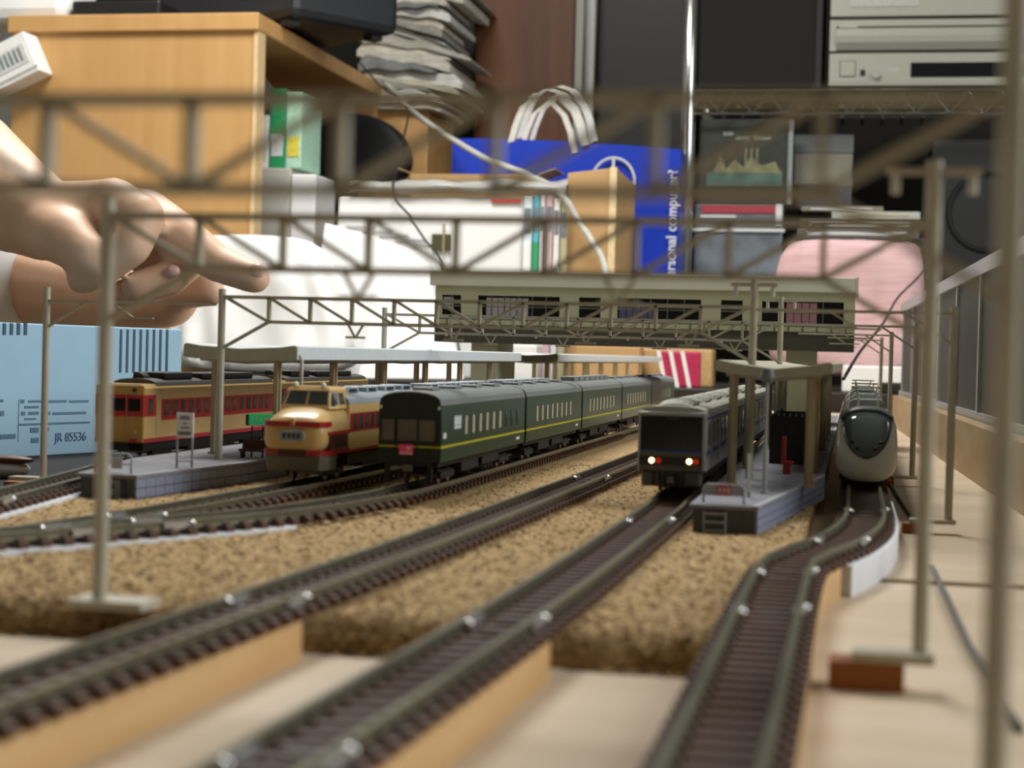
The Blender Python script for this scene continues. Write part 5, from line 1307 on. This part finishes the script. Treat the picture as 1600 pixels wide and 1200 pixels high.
cable('black_cable', 'thin black cable hanging in front of the document box', [at(560, 96, 2288), at(600, 140, 2240), at(636, 166, 2160), at(630, 220, 2000), at(614, 296, 1816), at(640, 338, 1814), at(662, 372, 1812), at(692, 418, 1808), at(720, 560, 1790)], 1.3, black_p)
cable('black_wire', 'thin black wire crossing in front of the pink towel', [at(1447, 420, 1738), at(1430, 438, 1700), at(1402, 466, 1600), at(1380, 505, 1400), at(1345, 548, 1200), at(1318, 592, 960)], 1.0, black_p)

# light blue box on a black mat
single(MB().box(-425, -256, 440, 1000, 0, 0.8), 'black_mat', mat('mat_black', (18, 18, 18), 0.9), (-340, 720, 0), 'black mat under the light blue box at the left edge', 'mat')
blue = mat('box_blue', (166, 204, 226), 0.5, var=0.03, scale=30); blue_d = mat('box_slot', (62, 92, 110), 0.6)
t = thing('blue_box', 'light blue box with vertical slots and printed panels at the left edge', 'box', (-309, 764, 0.8), math.atan2(120, 35)-PI)
# local x runs from the far right corner towards the camera side, so text faces the camera with -x to the right
ang = math.atan2(120, 35)
Lb = 215.0
t.rotation_euler = (0, 0, ang); t.location = Vector((-309-Lb*math.cos(ang), 764-Lb*math.sin(ang), 0.8))*S
ORIG[t.name] = (0, 0, 0)
MB().box(0, Lb, 0, 60, 0, 55.6).build('carton', blue, t, bevel=0.6)
def on_box(px, py):
    """distance along the box front and height for a picture point"""
    best = None
    o = np.array([-309-Lb*math.cos(ang), 764-Lb*math.sin(ang)]); d = np.array([math.cos(ang), math.sin(ang)])
    r = BAS @ np.array([(px-800)/FPX, -(py-600)/FPX, 1.0])
    A = np.array([[r[0], -d[0]], [r[1], -d[1]]]); s_ = np.linalg.solve(A, o)
    return s_[1], CAMH+r[2]*s_[0]-0.8
for k in range(8):
    px = 186+k*10.3; u0, z0 = on_box(px, 582); u1, z1_ = on_box(px+4.6, 515); MB().box(u0, u1, -0.3, 0.3, z0, z1_).build('slot', blue_d, t)
for k in range(4):
    px = 4+k*11; u0, z0 = on_box(px, 523); u1, z1_ = on_box(px+5, 505); MB().box(u0, u1, -0.3, 0.3, z0, z1_).build('slot', blue_d, t)
u0, z0 = on_box(157, 582); u1, z1_ = on_box(163, 512); MB().box(u0, u1, -0.3, 0.3, z0, z1_).build('slot', blue_d, t)
pr_m = mat('box_print', (96, 128, 150), 0.6)
for px0, px1, py0, py1 in ((32, 38, 624, 630), (44, 70, 625, 629), (76, 104, 625, 629), (108, 138, 625, 629), (38, 60, 634, 638), (33, 39, 643, 649), (44, 60, 643, 648), (72, 78, 643, 648), (82, 134, 643, 648), (38, 56, 653, 656), (30, 140, 661, 662), (47, 60, 668, 676), (48, 60, 684, 692), (70, 76, 668, 674), (28, 29, 624, 690), (0, 6, 642, 650), (0, 24, 678, 686), (0, 5, 624, 628)):
    u0, z0 = on_box(px0, py1); u1, z1_ = on_box(px1, py0); MB().box(u0, u1, -0.25, 0.2, z0, z1_).build('print_mark', pr_m, t)
uc, zc_ = on_box(110, 683)
text_mesh('JR 85536', 5.4, pr_m, 'lettering', t, (uc, -0.3, zc_), (PI/2, 0, 0), 0.05)
t = thing('brown_clip', 'small brown and white item on the black mat at the left edge', 'trinket', (-255, 505, 0.8))
t.location = Vector((at(10, 738, 560)[0], 560, 0.8))*S
MB().ball((0, 0, 3.2), 9, 5, 3.2, 14, 8).build('white_part', white_p, t, smooth=True)
MB().ball((0, -1, 6.6), 11, 4, 1.6, 14, 8).build('brown_part', brown_wood, t, smooth=True)

# ------------------------------------------------------------------ person reaching in from the left
skin = mat('skin', (224, 182, 150), 0.5, rgb2=(230, 192, 162), scale=40)
try:
    skin.node_tree.nodes['Principled BSDF'].inputs['Subsurface Weight'].default_value = 0.12
    skin.node_tree.nodes['Principled BSDF'].inputs['Subsurface Radius'].default_value = (0.004, 0.0015, 0.0008)
except Exception: pass
per = thing('person', 'person in a white shirt reaching in from the left, hand above the blue box', 'person', (-800, 1150, FLOOR))
def capsule(mb, p, q, r1, r2):
    mb.rod(p, q, r1, 14, r2); mb.ball(p, r1, r1, r1, 14, 10); mb.ball(q, r2, r2, r2, 14, 10)
def chain(mb, pts):
    for (p, r1), (q, r2) in zip(pts[:-1], pts[1:]): capsule(mb, p, q, r1, r2)
def remesh(ob, vox, it=6):
    m = ob.modifiers.new('remesh', 'REMESH'); m.mode = 'VOXEL'; m.voxel_size = vox*S; m.use_smooth_shade = True
    k = ob.modifiers.new('smooth', 'SMOOTH'); k.factor = 0.5; k.iterations = it
HY = 850
def H(px, py, dy=0): return at(px, py, HY+dy)
mb = MB()
pel, che, nec = (-850, 1190, -105), (-800, 1125, 230), (-790, 1110, 345)
rsh, lsh = (-870, 1000, 300), (-790, 1235, 270)
rel = at(-300, 120, 930); lel = at(-66, 420, 1050)
chain(mb, [(pel, 125), ((-825, 1160, 60), 118), (che, 125), (nec, 52), ((-775, 1095, 420), 48)])
chain(mb, [(che, 90), (rsh, 55), (rel, 40), (H(-60, 262, 40), 35), (H(22, 318, 12), 27), (H(72, 344), 22)])
chain(mb, [(che, 90), (lsh, 55), (lel, 38), (at(60, 440, 1042), 34), (at(190, 462, 975), 24), (at(262, 462, 960), 19)])
# left hand, half hidden behind the right
for a, b in (((285, 430), (318, 418)), ((290, 445), (325, 440)), ((285, 455), (330, 456))):
    chain(mb, [(at(262, 455, 960), 17), (at(*a, 950), 11), (at(*b, 940), 8.5)])
# right hand: palm
chain(mb, [(H(72, 344), 21), (H(120, 338, -2), 19), (H(178, 322, -4), 15)])
chain(mb, [(H(72, 344), 21), (H(130, 350, 12), 19), (H(225, 340, 14), 14)])
chain(mb, [(H(80, 350, 8), 20), (H(150, 372, 26), 17), (H(205, 378, 28), 13)])
# index finger, bent back towards the wrist
chain(mb, [(H(178, 318, -8), 13.5), (H(222, 338, -18), 12), (H(206, 384, -24), 10.5), (H(160, 420, -24), 9.2), (H(128, 437, -22), 8.0)])
# middle finger, pointing right
chain(mb, [(H(228, 335, 10), 14), (H(284, 372, 4), 12.5), (H(340, 412, 2), 10), (H(398, 434, 0), 8.6)])
# ring finger and little finger curled below
chain(mb, [(H(228, 360, 22), 13), (H(290, 405, 20), 12), (H(262, 436, 2), 10), (H(215, 448, -6), 8.6)])
chain(mb, [(H(205, 380, 28), 12), (H(258, 425, 30), 10), (H(232, 452, 16), 8.6), (H(190, 458, 10), 7.6)])
# thumb
chain(mb, [(H(70, 352, -6), 17), (H(104, 372, -22), 15), (H(138, 398, -28), 11.5), (H(150, 408, -28), 9.5)])
# head and legs
mb.ball((-770, 1085, 480), 76, 88, 105, 24, 16)
mb.ball((-745, 1050, 440), 48, 52, 48, 16, 12)
chain(mb, [(pel, 100), ((-800, 1080, -110), 82), ((-590, 1180, -95), 58), ((-600, 1440, -150), 46), ((-560, 1490, -172), 26)])
chain(mb, [(pel, 100), ((-900, 1100, -110), 82), ((-760, 860, -110), 58), ((-900, 1000, -150), 44), ((-930, 1090, -170), 26)])
body = mb.build('body', skin, per, world=True); remesh(body, 2.6, 5)
shirt = MB()
chain(shirt, [((-850, 1190, -60), 140), ((-825, 1160, 60), 132), (che, 138), ((-795, 1118, 290), 80)])
chain(shirt, [(che, 104), (rsh, 70), tuple(np.array(rsh)*0.35+np.array(rel)*0.65), ][:2]+[(tuple(np.array(rsh)*0.4+np.array(rel)*0.6), 60)])
chain(shirt, [(che, 104), (lsh, 70), (lel, 58), (at(-14, 436, 1044), 56)])
so = shirt.build('shirt', cloth, per, world=True); remesh(so, 5, 4)
tr = MB()
chain(tr, [(pel, 136), ((-800, 1080, -106), 90), ((-590, 1180, -92), 68), ((-600, 1420, -138), 56)])
chain(tr, [(pel, 130), ((-900, 1100, -106), 90), ((-760, 860, -106), 68), ((-890, 990, -136), 56)])
to = tr.build('trousers', mat('trouser_grey', (92, 94, 98), 0.9, var=0.08), per, world=True); remesh(to, 6, 4)
hair = MB(); hair.ball((-775, 1092, 506), 82, 92, 90, 24, 16)
ho = hair.build('hair', mat('hair_black', (26, 22, 20), 0.6), per, world=True, smooth=True)
f = Vector((0.62, -0.78, 0)); sd = Vector((0.78, 0.62, 0)); hc = Vector((-770, 1085, 470))
for k in (-1, 1):
    e = hc+f*82+sd*30*k; MB().ball(tuple(e), 11, 11, 8, 12, 8).build('eye', white_p, per, world=True, smooth=True)
    MB().ball(tuple(e+f*8), 5, 5, 5, 10, 8).build('pupil', black_p, per, world=True, smooth=True)
    MB().ball(tuple(hc+sd*78*k+Vector((0, 0, -4))), 12, 16, 26, 12, 8).build('ear', skin, per, world=True, smooth=True)
MB().ball(tuple(hc+f*94+Vector((0, 0, -24))), 11, 13, 20, 12, 8).build('nose', skin, per, world=True, smooth=True)
MB().ball(tuple(hc+f*84+Vector((0, 0, -56))), 20, 12, 6, 12, 8).build('mouth', mat('lips', (176, 96, 88), 0.5), per, world=True, smooth=True)
nail = mat('nail', (236, 190, 178), 0.3)
n1 = Vector(H(401, 424, -5)); MB().ball(tuple(n1), 4.5, 3.5, 4.2, 12, 8).build('fingernail', nail, per, world=True, smooth=True)
n1 = Vector(H(270, 424, -7)); MB().ball(tuple(n1), 4.2, 2.6, 3.4, 12, 8).build('fingernail', nail, per, world=True, smooth=True)

# loose wires lying on the bare plywood
def ground_pt(px, py, z):
    r = BAS @ np.array([(px-800)/FPX, -(py-600)/FPX, 1.0]); t_ = (z-CAMH)/r[2]; return (r[0]*t_, r[1]*t_, z)
for lab, pp in (('thin grey wire lying on the plywood between the right posts', ((1456, 886), (1480, 935), (1512, 1005), (1545, 1060), (1592, 1138))),
                ('short dark wire on the plywood beside the white express', ((1388, 752), (1404, 778), (1428, 814), (1440, 826)))):
    P = [Vector(ground_pt(a, b, 0.75)) for a, b in pp]
    single(MB().tube(P, 0.7, 8), 'loose_wire', mat('wire_grey', (92, 90, 84), 0.5), tuple(P[0]-Vector((0, 0, 0.75))), lab, 'wire', 'loose wires on the board', smooth=True)
